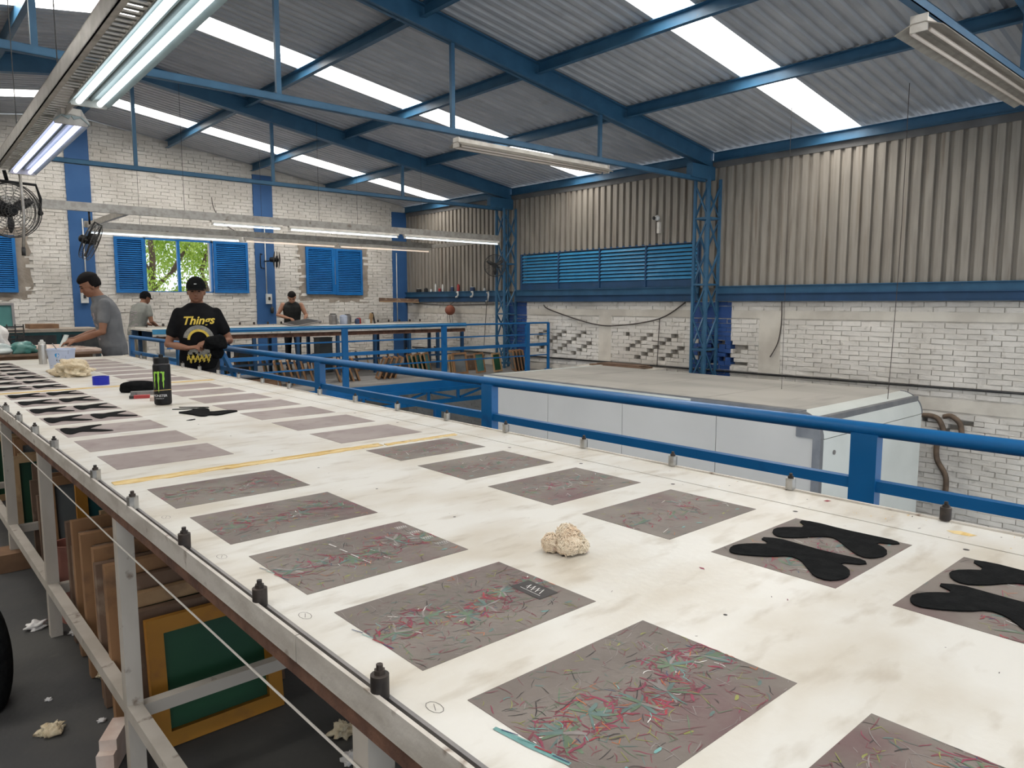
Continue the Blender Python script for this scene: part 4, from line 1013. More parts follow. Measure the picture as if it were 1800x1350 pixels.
G = 'wooden screen frames stacked under the printing table'
protos = [screen(.46+.03*k, .44+.04*k, .045, .042, wd, ms, 'x', G) for k, (wd, ms) in enumerate((('wood_dark', 'grey_mesh'), ('wood_pale', 'green_mesh'), ('wood_dark', 'grey_mesh'), ('wood', 'grey_mesh')))]
r = random.Random(8); used = set(); ypos = 2.47
i = 0
while ypos < 3.5:
    if any(-.085 < ypos+.03-ly < .05 for ly in LEGY) or 3.93 < ypos < 4.16: ypos += .03; continue
    k = i % 4; lab = 'worn brown wooden screen frame, %s behind the yellow frame under the table' % ORDN[i]
    q = protos[k] if k not in used else dup(protos[k], (0, 0, 0)); used.add(k); q['label'] = lab; q['group'] = G
    put(q, .83+r.uniform(-.03, .05), ypos+.02, .002, -4+r.uniform(-.3, .3), r.uniform(-.7, .7)); ypos += r.uniform(.049, .058); i += 1
i = 0
while ypos < 7.6:
    if any(-.085 < ypos+.03-ly < .05 for ly in LEGY) or 3.93 < ypos < 4.16: ypos += .03; continue
    k = r.randrange(4); lab = 'dusty screen frame under the table, %s beyond the tight brown stack' % ORDN[i]
    q = dup(protos[k], (0, 0, 0)); q['label'] = lab; q['group'] = 'screen frames farther back under the printing table'
    put(q, .88+r.uniform(-.05, .12), ypos+.03, .002, -7+r.uniform(-1, 1), r.uniform(-3, 3)); ypos += r.uniform(.08, .16) if i % 6 else .35; i += 1
put(screen(.62, .60, .05, .03, 'yellow_frame', 'teal_dark', 'large dark teal screen with ochre frame under the far part of table'), 1.55, 3.40, .002, -6)
put(screen(.60, .70, .05, .03, 'yellow_frame', 'teal_dark', 'tall dark teal screen with ochre frame behind the third table leg'), 1.02, 4.05, .002, -5)
put(screen(.40, .52, .05, .03, 'wood_pale', 'green_mesh', 'pale framed green screen at the right end of the table underside'), 1.62, 1.6, .002, -8)
# frames on the far platform
G2_ = 'screen frames leaning on the far platform'
fp = [screen(.36, .42, .035, .025, 'wood', 'teal_mesh', 'x', G2_), screen(.34, .40, .035, .025, 'wood_pale', 'green_mesh', 'x', G2_), screen(.40, .44, .04, .03, 'wood', 'grey_mesh', 'x', G2_)]
fu = set()
def fput(k, x, y, tilt, rz, lab):
    q = fp[k] if k not in fu else dup(fp[k], (0, 0, 0)); fu.add(k); q['label'] = lab; q['group'] = G2_; put(q, x, y, .003, tilt, rz)
for i in range(7): fput(2, 5.40+i*.125, 12.25, -14, 66+r.uniform(-2, 2), 'brown frame, %s from the left in the slanted row left of the middle post' % ORDN[i])
for i in range(4): fput(2, 6.50+i*.13, 12.15, -18, 68+r.uniform(-2, 2), 'brown frame leaning right behind the middle rail post, %s from the left' % ORDN[i])
for i in range(4): fput(2, 7.62-i*.12, 12.1, -22, -112+r.uniform(-2, 2), 'brown frame leaning left beyond the middle rail post, %s from the right' % ORDN[i])
for i in range(5): fput(i % 2, 8.25+i*.13, 12.35+.04*i, -12, 40+r.uniform(-2, 2), '%s screen in the slanted row behind the third rail post, %s from left' % (('teal', 'dark green')[i % 2], ORDN[i]))
for i in range(3): fput(1 if i else 2, 9.02+i*.03, 11.75+i*.13, -9, 8, 'small green screen left of the box body corner, %s from the front' % ORDN[i])
fput(0, 9.50, 11.70, -10, 20, 'upright teal screen in a brown frame, left of the last rail post')
fput(1, 9.93, 11.66, -10, 20, 'upright dark green screen in a brown frame, by the last rail post')
for i in range(4): fput(2, 10.33+i*.12, 11.60+i*.03, -10, 60, 'brown frame at the right end of the far platform, %s from the left' % ORDN[i])
for i in range(9): fput(r.randrange(3), 4.75+i*.26, 13.75, -10, 58+r.uniform(-3, 3), 'dim frame under the left half of the far table, %s from the left' % ORDN[i])
for i in range(10): fput(r.randrange(3), 7.55+i*.26, 13.75, -10, 58+r.uniform(-3, 3), 'dim frame under the right half of the far table, %s from the left' % ORDN[i])
# ================================================================== FAR TABLE
ZF = .985
t = thing('far_table', (7, 13.9, 0), 'long pale worktable on the far platform in front of the man in the vest', 'table')
MB().bx(3.62, 10.25, 13.2, 14.6, ZF-.03, ZF).build('table_top', 'table_white', t)
MB().bx(3.6, 10.25, 13.16, 13.2, ZF-.07, ZF+.01).build('edge_rail', 'blue_louver', t); MB().bx(3.6, 10.25, 13.15, 13.2, ZF-.11, ZF-.075).build('edge_strip', 'fascia_white', t)
MB().bx(3.6, 10.25, 14.6, 14.66, ZF-.06, ZF+.02).build('edge_rail', 'fascia_white', t)
MB().bx(3.62, 10.25, 13.2, 13.26, ZF-.19, ZF-.11).build('beam', 'rust', t); MB().bx(3.62, 10.25, 14.5, 14.56, ZF-.19, ZF-.03).build('beam', 'blue_steel_dark', t)
for x in (3.75, 4.5, 5.35, 6.2, 7.05, 7.9, 8.75, 9.5, 10.18):
    for y in (13.23, 14.53): MB().bx(x-.03, x+.03, y-.03, y+.03, 0, ZF-.19 if y < 14 else ZF-.03).build('leg', 'blue_steel_dark', t)
for y in (13.23, 14.53): MB().bx(3.75, 10.18, y-.02, y+.02, .28, .32).build('stretcher', 'blue_steel_dark', t)
for k in range(22):
    x = 3.9+k*.29; MB().lathe((x, 14.63, ZF+.02), [(.022, 0), (.022, .04), (.01, .055)], 8).build('stop', 'iron', t)
cans = [(7.47, .085, .23, 'tool_grey', 'grey bottle with a dark cap at the left of the cans on the far table'), (7.62, .05, .15, 'white_plastic', 'small white pot among the cans on the far table'), (7.72, .085, .20, 'can_white', 'pale bluish paint can in the group on the far table'), (7.90, .08, .21, 'tool_grey', 'grey paint can in the middle of the group on the far table'), (8.05, .05, .12, 'ink_navy', 'small navy jar in front of the cans on the far table'), (8.17, .055, .13, 'red_plastic', 'small dark red jar among the cans on the far table'), (8.30, .06, .11, 'white_plastic', 'low white pot right of the red jar on the far table')]
for i, (x, rad, h, m, lab) in enumerate(cans):
    y = 14.2+(i % 2)*.15; t = thing('container', (x, y, ZF), lab, 'can', 'cans and jars on the far table')
    MB().lathe((x, y, ZF+.001), [(rad*.96, 0), (rad, .01), (rad, h*.85), (rad*.7, h*.93)], 18).build('body', m, t, 40); MB().lathe((x, y, ZF+.001+h*.93), [(rad*.72, 0), (rad*.72, h*.07)], 18).build('lid', 'dark_metal' if i % 3 == 0 else m, t, 40)
t = thing('squeegee', (8.48, 14.3, ZF), 'brown squeegee leaning upright at the right of the cans', 'squeegee')
MB().box((8.45, 14.3, ZF+.12), (.07, .05, .22), Euler((0, R(12), 0)).to_matrix()).build('handle', 'wood_pale', t); MB().box((8.52, 14.3, ZF+.125), (.02, .05, .25), Euler((0, R(-14), 0)).to_matrix()).build('blade', 'dark_metal', t)
t = thing('work_screen', (6.6, 13.9, ZF), 'dark grey screen lying tilted on the far table before the man in the vest', 'screen frame')
m_ = Euler((R(6), R(-8), R(10))).to_matrix()
MB().box((6.6, 13.85, ZF+.06), (.62, .45, .03), m_).build('frame', 'tool_grey', t); MB().box((6.6, 13.85, ZF+.078), (.52, .36, .006), m_).build('mesh', 'dark_metal', t)
tag(MB().bx(6.36, 6.52, 13.72, 13.9, ZF+.002, ZF+.03).build('prop_block', 'wood_dark', None, at=(6.44, 13.8, ZF)), 'small wooden block under the tilted screen', 'block')
# board and box clutter under and beside the far table
for i, (x, y, sx, sy, sz, m, lab) in enumerate(((4.75, 12.05, .8, .5, .16, 'cardboard', 'flat brown carton on the far platform left of the slanted frames'), (4.2, 12.8, .6, .4, .35, 'dark_metal', 'dark crate on the far platform beside the man in black'), (4.2, 14.25, .4, .3, .5, 'white_plastic', 'pale bin under the left end of the far table'), (5.6, 14.3, .35, .3, .6, 'grey_mesh', 'grey drum-like box under the far table below the vest man'), (7.25, 14.25, .3, .25, .7, 'grey_mesh', 'grey box standing under the middle of the far table'), (9.85, 12.5, .5, .35, .3, 'wood_dark', 'dark brown crate behind the last rail post'))):
    t = thing('crate', (x, y, 0), lab, 'crate')
    MB().bx(x-sx/2, x+sx/2, y-sy/2, y+sy/2, .003, sz).build('body', m, t); MB().bx(x-sx/2-.01, x+sx/2+.01, y-sy/2-.01, y+sy/2+.01, sz, sz+.02).build('rim', m, t)
o = blob('grey_cloth', (4.78, 12.05, .185), (.36, .22, .07), 'trousers_grey', 'heap of dull grey cloth on the brown carton of the far platform', 'cloth', 31, .5)
# ================================================================== CROSS TABLE at the end of the printing table
ZC = .93
t = thing('packing_table', (1.0, 9.1, 0), 'brown wooden packing table across the end of the printing table', 'table')
MB().bx(-.4, 1.86, 8.68, 9.75, ZC-.022, ZC).build('table_top', 'wood_dark', t)
for x in (-.3, 1.78):
    for y in (8.75, 9.68): MB().bx(x-.03, x+.03, y-.03, y+.03, 0, ZC-.022).build('leg', 'leg_white', t)
MB().bx(-.3, 1.78, 8.72, 8.76, ZC-.12, ZC-.022).build('apron', 'cardboard', t)
def sheet_pile(name, c, sx, sy, n, m, label, cat, rz=0, th=.006, amp=.02, seed=1):
    """crumpled sheet: wavy grid with thickness"""
    rr = random.Random(seed); mb = MB(); N_ = 14; c = Vector(c); ph = [(rr.uniform(3, 14), rr.uniform(3, 14), rr.uniform(0, 6)) for _ in range(4)]
    rot = Euler((0, 0, R(rz))).to_matrix(); top = []; bot = []
    for i in range(N_+1):
        for j in range(N_+1):
            u, v = i/N_-.5, j/N_-.5; h = amp*(1.2+sum(math.sin(a*u*2+b*v*2+f) for a, b, f in ph)/3)*(1-(2*max(abs(u), abs(v)))**6*.6)
            p = rot @ Vector((u*sx*(1+.08*math.sin(9*v+seed)), v*sy*(1+.08*math.sin(8*u+seed)), 0)); top.append(c+p+Vector((0, 0, max(h, .001)+th*n))); bot.append(c+p+Vector((0, 0, .001)))
    k = (N_+1)**2; fs = []
    for i in range(N_):
        for j in range(N_): a = i*(N_+1)+j; fs += [(a, a+N_+1, a+N_+2, a+1), (k+a, k+a+1, k+a+N_+2, k+a+N_+1)]
    for i in range(N_):
        for a, b in ((i, i+1), ((i+1)*(N_+1)+N_, i*(N_+1)+N_)) if False else (): pass
    edge = [i for i in range(N_+1)]+[i*(N_+1)+N_ for i in range(1, N_+1)]+[N_*(N_+1)+i for i in range(N_-1, -1, -1)]+[i*(N_+1) for i in range(N_-1, 0, -1)]
    for a, b in zip(edge, edge[1:]+edge[:1]): fs.append((b, a, k+a, k+b))
    mb.add(top+bot, fs); return tag(mb.build(name, m, None, 40, at=c), label, cat)
sheet_pile('fabric_sheet', (1.62, 9.0, ZC), .46, .5, 2, 'pink_cloth', 'pale pink fabric sheet on the packing table in front of the profile worker', 'fabric', 12, .006, .02, 3)
sheet_pile('fabric_sheet', (1.50, 9.50, ZC), .34, .36, 3, 'pink_cloth', 'pinkish paper stack behind the teal bag on the packing table', 'paper', 5, .008, .015, 5)
blob('teal_bag', (1.19, 8.83, ZC+.001), (.11, .10, .075), 'teal_plastic', 'crumpled teal plastic bag on the packing table near the spray can', 'plastic bag', 44, .45, 30, 18, 4)
blob('clear_bag', (.93, 8.84, ZC+.001), (.15, .10, .065), 'clear_plastic', 'crumpled clear plastic bag left of the teal bag', 'plastic bag', 45, .5, 30, 18, 4)
blob('paper_heap', (.96, 9.22, ZC+.001), (.16, .17, .20), 'paper', 'tall heap of crumpled white paper at the left picture edge', 'paper', 46, .5, 30, 18, 3.5)
t = thing('wire_basket', (1.12, 9.62, ZC), 'dark grey wire basket behind the heap of white paper', 'basket')
for k in range(6): MB().bx(.98, 1.30, 9.52, 9.535, ZC+.02+k*.045, ZC+.035+k*.045).build('bar', 'dark_metal', t)
for k in range(5): MB().bx(.985+k*.075, .995+k*.075, 9.50, 9.52, ZC+.001, ZC+.28).build('upright', 'dark_metal', t)
MB().bx(.98, 1.30, 9.535, 9.70, ZC+.001, ZC+.02).build('base', 'dark_metal', t)
# bench with a dark green front further back
t = thing('green_bench', (1.9, 11.5, 0), 'dark green workbench with dull beige top behind the profile worker', 'bench')
MB().bx(.9, 2.42, 11.2, 12.0, 1.06, 1.10).build('bench_top', 'cement', t); MB().bx(.92, 2.40, 11.24, 11.28, .55, 1.06).build('front', 'teal_dark', t)
for k in range(3): MB().bx(.95+k*.5, 1.38+k*.5, 11.215, 11.24, .62, 1.02).build('drawer', 'dark_metal', t)
for x in (.95, 2.35):
    for y in (11.27, 11.93): MB().bx(x-.03, x+.03, y-.03, y+.03, 0, 1.06).build('leg', 'dark_metal', t)
put(screen(.30, .34, .03, .025, 'tool_grey', 'teal_mesh', 'small greyish framed screen standing on the green bench at left'), 1.34, 11.6, 1.102, -8)
tag(MB().bx(1.62, 1.95, 11.4, 11.8, 1.101, 1.16).build('carton', 'cardboard', None, at=(1.78, 11.6, 1.1)), 'low brown carton lying on the green bench', 'carton')
# ================================================================== FLOOR LITTER under and beside the printing table
r = random.Random(12)
t = thing('support_block', (.50, 4.70, 0), 'brown wooden block under the far white table leg', 'block')
MB().bx(.44, .59, 4.62, 4.80, .001, .099).build('block', 'cardboard', t)
for i, (x, y, s, m, lab) in enumerate(((.473, 3.725, .035, 'paper', 'small white paper scrap on the floor left of the stretcher'), (.513, 2.72, .012, 'paper', 'tiny white fleck on the floor near the table leg'), (.40, 3.0, .010, 'paper', 'tiny white fleck on the dark floor beside the black bag'), (.37, 2.75, .035, 'cream_rag', 'dull beige lint clump on the floor at the left picture edge'), (.60, 3.05, .03, 'cream_rag', 'beige lint clump on the floor under the stretcher'), (.59, 3.55, .02, 'paper', 'white crumb under the stretcher beside the wooden frames'), (1.10, 2.1, .04, 'cream_rag', 'beige wad of rag right of the yellow frame'), (1.05, 1.95, .03, 'paper', 'crumpled whitish tape wad on the floor by the yellow frame'))):
    blob('litter_scrap', (x, y, .001), (s, s*.8, s*.6), m, lab, 'litter', 70+i, 1.0, 22, 14, 6)
t = thing('table_shoe', (.57, 2.42, 0), 'pale stone-like block on the floor beside the near table leg', 'block')
MB().box((.50, 2.47, .035), (.20, .05, .065), Euler((0, 0, R(60))).to_matrix()).box((.497, 2.46, .085), (.13, .05, .035), Euler((0, 0, R(60))).to_matrix()).build('block', 'pink_cloth', t)
t = thing('salmon_bucket', (.63, 3.72, 0), 'faded salmon plastic bin under the table behind the third leg', 'bin')
MB().lathe((.63, 3.72, .001), [(.06, 0), (.078, .36), (.082, .365), (.074, .365), (.056, .02)], 18).build('body', 'salmon', t, 40)
blob('black_bag', (.225, 3.12, .001), (.085, .16, .24), 'black_fabric', 'black cloth bag on the floor cut off by the left picture edge', 'bag', 52, .22, 30, 20, 2.5)
# ================================================================== SMALL THINGS ON THE RIGHT WALL
items = [(16.0, .07, .09, 'dark_metal', 'dark lump at the left end of the wall beam ledge'), (15.68, .05, .10, 'dark_metal', 'dark pot on the wall beam near the corner pilaster'), (15.45, .03, .07, 'white_plastic', 'tiny white pot on the wall beam'), (15.25, .022, .20, 'white_plastic', 'tall white tube standing on the wall beam'), (15.08, .035, .09, 'red_plastic', 'small red jar on the wall beam beside the white tube'), (14.95, .02, .18, 'white_plastic', 'slim pale bottle on the wall beam right of the red jar'), (14.55, .04, .12, 'ink_navy', 'blue jar on the wall beam in the middle'), (14.30, .035, .17, 'red_plastic', 'red and white canister on the wall beam'), (13.75, .06, .10, 'ink_navy', 'dark blue box-like pot on the wall beam towards the column'), (13.3, .025, .06, 'white_plastic', 'small white cup on the wall beam by the fan cord')]
for i, (y, rad, h, m, lab) in enumerate(items):
    t = thing('ledge_jar', (10.90, y, 1.726), lab, 'jar', 'jars on the wall beam')
    MB().lathe((10.905, y, 1.727), [(rad*.9, 0), (rad, .01), (rad, h*.8), (rad*.6, h*.9)], 12).build('body', m, t, 40); MB().lathe((10.905, y, 1.727+h*.9), [(rad*.62, 0), (rad*.55, h*.1)], 12).build('lid', m if i % 2 else 'white_plastic', t, 40)
t = thing('hanging_ball', (10.72, 14.4, 1.13), 'terracotta brown ball-shaped bag hanging below the wall beam', 'bag')
MB().ball((10.72, 14.4, 1.27), .125, 20, 14).build('ball', 'brown_terra', t, True); MB().tube([(10.72, 14.4, 1.39), (10.85, 14.4, 1.48)], .006, 5).build('cord', 'cord', t)
for i, y in enumerate((14.33, 14.42, 14.5)): MB().tube([(10.72, y, 1.16), (10.74, y+.02*(i-1), .9)], .006, 5).build('strap', 'cord', t)
for i, (y, z, L, lab) in enumerate(((13.12, 1.62, .2, 'white bent pipe hook hanging on the wall beam by the column'), (13.70, 1.64, .07, 'white rag tied on the wall beam'), (14.28, 1.64, .08, 'white ring hanging on the wall beam'))):
    tag(MB().tube([(10.85, y+.02, z+.06), (10.845, y-.03, z+.07), (10.84, y-.05, z), (10.845, y-.01, z-L*.6), (10.85, y+.05, z-L*.7)], .022, 8).build('wall_hook', 'white_plastic', None, True), lab, 'hook')
t = thing('wall_lamp', (10.93, 8.32, 2.9), 'small white spotlight on the corrugated wall above the blue louvre', 'lamp')
MB().ball((10.87, 8.32, 2.97), .05, 14, 10).build('head', 'white_plastic', t, True); MB().bx(10.90, 10.965, 8.29, 8.35, 2.70, 2.90).build('bracket', 'lamp_white', t); MB().lathe((10.83, 8.36, 2.95), [(.02, 0), (.03, .05)], 10, 0, Euler((0, R(-70), R(30))).to_matrix()).build('lens', 'dark_metal', t, True)
def cord(name, pts, rad, m, lab, cat='cable', n=6):
    P_ = [Vector(p) for p in pts]; out = []
    for i in range(len(P_)-1):
        p0, p1, p2, p3 = P_[max(i-1, 0)], P_[i], P_[i+1], P_[min(i+2, len(P_)-1)]
        for k in range(n):
            t = k/n; out.append(.5*((2*p1)+(p2-p0)*t+(2*p0-5*p1+4*p2-p3)*t*t+(3*p1-p0-3*p2+p3)*t**3))
    out.append(P_[-1]); return tag(MB().tube(out, rad, 6).build(name, m, None, True), lab, cat)
cord('wall_cable', [(10.90, 11.3, 1.40), (10.93, 11.11, 1.29), (10.93, 9.94, 1.03), (10.93, 9.2, 1.01), (10.93, 8.26, 1.156), (10.93, 7.71, 1.45)], .012, 'cord', 'black cable sagging along the bricks below the blue louvre')
cord('wall_cable', [(10.93, 8.26, 1.15), (10.93, 8.28, .8), (10.93, 8.30, .27)], .008, 'cord', 'thin dark wire hanging straight down from the sagging cable')
cord('wall_cable', [(10.93, 5.885, 1.46), (10.93, 5.88, 1.1), (10.93, 5.93, .8), (10.93, 6.05, .57)], .009, 'cord', 'loose dark cable end hanging on the bricks right of the column')
cord('wall_cable', [(10.84, 13.05, 2.0), (10.82, 13.1, 1.5), (10.80, 13.15, .9), (10.8, 13.2, .4)], .007, 'cord', 'thin dark cord hanging down the corner wall by the fan')
cord('wall_cable', [(10.95, 16.3, 1.43), (10.93, 15.0, 1.39), (10.93, 13.8, 1.40), (10.93, 12.7, 1.42)], .008, 'cord', 'thin dark wire along the brick top in the far corner')
cord('thin_rope', [(9.0, 3.42, 3.9), (9.0, 3.42, 2.0), (9.0, 3.46, .31)], .004, 'cord', 'thin dark cord hanging from the roof to the end of the box', 'rope')
cord('thin_rope', [(9.0, 4.82, 3.9), (9.0, 4.81, 2.0), (9.0, 4.80, .31)], .003, 'cord', 'very thin cord hanging from the roof above the box roof', 'rope')
cord('wall_hose', [(10.93, 3.75, -.11), (10.93, 3.60, -.11), (10.90, 3.50, -.16), (10.90, 3.44, -.33), (10.93, 3.52, -.47), (10.93, 3.51, -.70), (10.93, 3.385, -.94), (10.93, 3.39, -1.3)], .035, 'bark', 'thick grey-brown hose hanging on the brick wall at the far right', 'hose')
cord('wall_hose', [(10.93, 3.46, -.10), (10.90, 3.36, -.08), (10.90, 3.25, -.17), (10.90, 3.22, -.33)], .035, 'bark', 'short brown hose arc looping out of the brick wall holes', 'hose')
cord('gable_cable', [(5.9, YB-.06, 3.75), (5.95, YB-.05, 3.5), (6.15, YB-.05, 3.2), (6.5, YB-.05, 3.0)], .007, 'cord', 'thin black cable curling on the gable wall above the window')
t = thing('corner_board', (10.4, 16.2, 1.5), 'ragged brown board across the far corner below the pilaster', 'board')
MB().bar((9.95, 16.40, 1.53), (10.88, 16.0, 1.50), .12, .09).build('board', 'wood_dark', t); MB().bar((9.95, 16.38, 1.48), (10.88, 15.98, 1.455), .2, .02).build('shelf', 'wood_pale', t)
# ================================================================== TREE outside the window
t = thing('tree', (5.55, 20.0, -3), 'bright green tree seen through the open window', 'tree')
MB().tube([(5.50, 20, -2.8), (5.50, 20, 1.5), (5.52, 20, 1.9), (5.56, 20.0, 2.6), (5.50, 20.1, 3.6)], [.16, .10, .085, .07, .05], 10).build('trunk', 'bark', t, True)
for a, b in ((((5.52, 20, 1.75)), (6.0, 19.9, 2.25)), ((6.0, 19.9, 2.25), (6.4, 19.8, 3.0)), ((7.0, 20.2, 1.6), (6.75, 20, 2.3)), ((6.75, 20, 2.3), (7.0, 20, 3.0)), ((5.53, 20, 2.1), (5.1, 19.9, 2.9))):
    MB().tube([a, b], [.06, .04], 8).build('branch', 'bark', t, True)
r = random.Random(5); mb = MB()
cl = [(r.uniform(5.0, 8.6), r.uniform(19.6, 21.2), r.uniform(1.0, 4.2), r.uniform(.25, .5)) for _ in range(75)]
for (x, y, z, s) in cl:
    for k in range(250):
        d = Vector((r.gauss(0, 1), r.gauss(0, 1), r.gauss(0, 1))).normalized()*s*r.random()**.4; p = Vector((x, y, z))+d
        a = Vector((r.gauss(0, .5), r.gauss(0, .5), -1)).normalized()*r.uniform(.05, .10); b = a.cross(Vector((r.gauss(0, 1), r.gauss(0, 1), r.gauss(0, 1)))).normalized()*.024
        mb.add([p, p+a*.5+b, p+a, p+a*.5-b], [(0, 1, 2, 3)])
o = mb.build('leaves', 'leaf', t); o['kind'] = 'stuff'

# ================================================================== PEOPLE
def remesh(mb, name, m, parent, vox, smooth_it=4):
    """fuse overlapping closed shapes into one continuous skin"""
    me = bpy.data.meshes.new(name); o0 = org(parent)
    me.from_pydata([v-o0 for v in mb.v], [], mb.f); me.update()
    o = bpy.data.objects.new(name, me); COL.objects.link(o)
    md = o.modifiers.new('r', 'REMESH'); md.mode = 'VOXEL'; md.voxel_size = vox
    sm = o.modifiers.new('s', 'SMOOTH'); sm.factor = .5; sm.iterations = smooth_it
    bpy.context.view_layer.update()
    nm = bpy.data.meshes.new_from_object(o.evaluated_get(bpy.context.evaluated_depsgraph_get()))
    o.modifiers.clear(); old = o.data; o.data = nm; bpy.data.meshes.remove(old); nm.name = name
    nm.materials.clear(); nm.materials.append(MAT[m]); nm.polygons.foreach_set('use_smooth', [True]*len(nm.polygons))
    o.parent = parent; o.location = (0, 0, 0); ORG[o] = o0
    return o
def limb(mb, pts, rad, n=12):
    mb.tube(pts, rad, n)
    for p, r_ in zip(pts, rad): mb.ball(p, r_, 12, 8)
def loft(mb, secs, n=20):
    """secs: (centre, axis a, axis b, half a, half b)"""
    b0 = len(mb.v)
    for c, a, b, ra, rb_ in secs:
        for j in range(n):
            t = 2*math.pi*j/n; ct, s_ = math.cos(t), math.sin(t)
            ct = math.copysign(abs(ct)**.85, ct); s_ = math.copysign(abs(s_)**.85, s_)
            mb.v.append(Vector(c)+a*ra*ct+b*rb_*s_)
    for i in range(len(secs)-1):
        for j in range(n): mb.f.append((b0+i*n+j, b0+i*n+(j+1) % n, b0+(i+1)*n+(j+1) % n, b0+(i+1)*n+j)); mb.m.append(0)
    mb.f.append(tuple(b0+j for j in reversed(range(n)))); mb.m.append(0)
    mb.f.append(tuple(b0+(len(secs)-1)*n+j for j in range(n))); mb.m.append(0)
def hand(mb, w, d, pn, side, curl=.7, s=1.0):
    """w wrist, d finger direction, pn palm normal, side +1 thumb towards d x pn"""
    w = Vector(w); d = Vector(d).normalized(); pn = Vector(pn); pn = (pn-d*pn.dot(d)).normalized(); ac = d.cross(pn)*side
    L = .088*s
    loft(mb, [(w-d*.01, ac, pn, .026*s, .019*s), (w+d*L*.35, ac, pn, .036*s, .016*s), (w+d*L*.8, ac, pn, .042*s, .014*s), (w+d*L, ac, pn, .040*s, .011*s)], 14)
    for k, (off, ln) in enumerate(((.031, .070), (.0105, .078), (-.0105, .073), (-.031, .058))):
        b = w+d*L*.93+ac*off*s; c1 = curl*(.75+.15*k); e1 = d*math.cos(c1*.5)+pn*math.sin(c1*.5); e2 = d*math.cos(c1*1.3)+pn*math.sin(c1*1.3)
        p1 = b+(e1+ac*off*1.5)*ln*.52*s; p2 = p1+e2*ln*.48*s
        limb(mb, [b, p1, p2], [.0092*s, .0086*s, .0074*s], 8)
    b = w+d*L*.28+ac*.026*s; p1 = b+(d*.62+ac*.70+pn*.25).normalized()*.036*s; p2 = p1+(d*.85+ac*.2+pn*.4).normalized()*.032*s
    limb(mb, [b, p1, p2], [.013*s, .0105*s, .0085*s], 8)
def person(base, fwd, s, label, J, skin, shirt, trousers, hairfn, cap=None, sleeve=.55, hs=1.0):
    """J: local joints (right, forward, up) before scaling by s"""
    base = Vector(base); f = Vector((fwd[0], fwd[1], 0)).normalized(); rt = Vector((f.y, -f.x, 0)); up = Vector((0, 0, 1))
    def Lc(p): return base+(rt*p[0]+f*p[1]+up*p[2])*s
    t = thing('person', base, label, 'person'); j = {k: Lc(v) for k, v in J.items() if k not in ('head_dir', 'hr', 'hl')}
    body = MB(); sh = MB(); tr = MB()
    # torso along pelvis - waist - chest - neck
    pel, wst, chs, shd, nck = j['pelvis'], j['waist'], j['chest'], j['shoulders'], j['neck']
    lat = (j['sr']-j['sl']).normalized()
    def torso(mb, e, top=True):
        ax = (chs-pel).normalized(); dep = ax.cross(lat).normalized()
        secs = [(pel-ax*.10*s, rt, f, .150*s+e, .105*s+e), (pel, rt, f, .165*s+e, .118*s+e), (wst, rt, f, .150*s+e, .108*s+e), (chs, lat, dep, .172*s+e, .118*s+e), (shd-ax*.045*s, lat, dep, .176*s+e, .105*s+e), (shd+ax*.01*s, lat, dep, .135*s+e, .078*s+e)]
        if top: secs.append((nck, lat, dep, .062*s+e*.5, .062*s+e*.5))
        loft(mb, secs)
    torso(body, 0); torso(sh, .017)
    limb(body, [shd, nck, j['head']], [.062*s, .056*s, .054*s])
    for q in 'rl':
        S_, E_, W_ = j['s'+q], j['e'+q], j['w'+q]
        limb(body, [S_, S_*.5+E_*.5, E_, E_*.55+W_*.45, W_], [.050*s, .046*s, .038*s, .037*s, .025*s])
        if sleeve: e = S_*(1-sleeve)+E_*sleeve; limb(sh, [S_, S_*.5+e*.5, e], [.056*s, .058*s, .059*s]); 
        else: limb(sh, [S_-lat*.02*(1 if q == 'r' else -1)], [.058*s]) if False else None
        d, pn, side, curl = J['h'+q]; dv = rt*d[0]+f*d[1]+up*d[2]; pv = rt*pn[0]+f*pn[1]+up*pn[2]
        hand(body, W_, dv, pv, side, curl, s)
        H_, K_, A_ = j['h_'+q], j['k'+q], j['a'+q]
        limb(body, [H_, H_*.5+K_*.5, K_, K_*.6+A_*.4, A_], [.082*s, .070*s, .050*s, .048*s, .034*s])
        limb(tr, [H_, H_*.5+K_*.5, K_, K_*.6+A_*.4, A_], [.096*s, .086*s, .068*s, .062*s, .054*s])
        loft(body, [(A_-up*.045*s-f*.05*s, rt, up, .03*s, .035*s), (A_-up*.05*s+f*.05*s, rt, up, .042*s, .03*s), (A_-up*.06*s+f*.14*s, rt, up, .045*s, .02*s), (A_-up*.065*s+f*.18*s, rt, up, .03*s, .014*s)], 12)
        so = MB(); loft(so, [(A_-up*.045*s-f*.075*s, rt, up, .036*s, .042*s), (A_-up*.045*s+f*.03*s, rt, up, .045*s, .044*s), (A_-up*.058*s+f*.14*s, rt, up, .050*s, .030*s), (A_-up*.066*s+f*.195*s, rt, up, .036*s, .018*s)], 14)
        for v in so.v: v.z = max(v.z, base.z+.003)
        so.build('shoe', 'black_plastic', t, True)
    # pelvis for the trousers
    loft(tr, [(pel-up*.10*s, rt, f, .155*s, .115*s), (pel-up*.0*s, rt, f, .172*s, .128*s), (pel+up*.05*s, rt, f, .165*s, .122*s)])
    # head
    hd = J['head_dir']; hf = (rt*hd[0]+f*hd[1]+up*hd[2]).normalized(); hr_ = hf.cross(up).normalized(); hu = hr_.cross(hf); hc = j['head']; k = s*hs
    Mh = Matrix((hr_, hf, hu)).transposed()
    def hp(a, b, c): return hc+Mh @ Vector((a*k, b*k, c*k))
    def hball(mb, c, sc, n=20, m=14):
        b0 = len(mb.v); mb.ball((0, 0, 0), 1, n, m, 0, sc)
        for i in range(b0, len(mb.v)): mb.v[i] = hc+Mh @ ((mb.v[i]+Vector(c))*k)
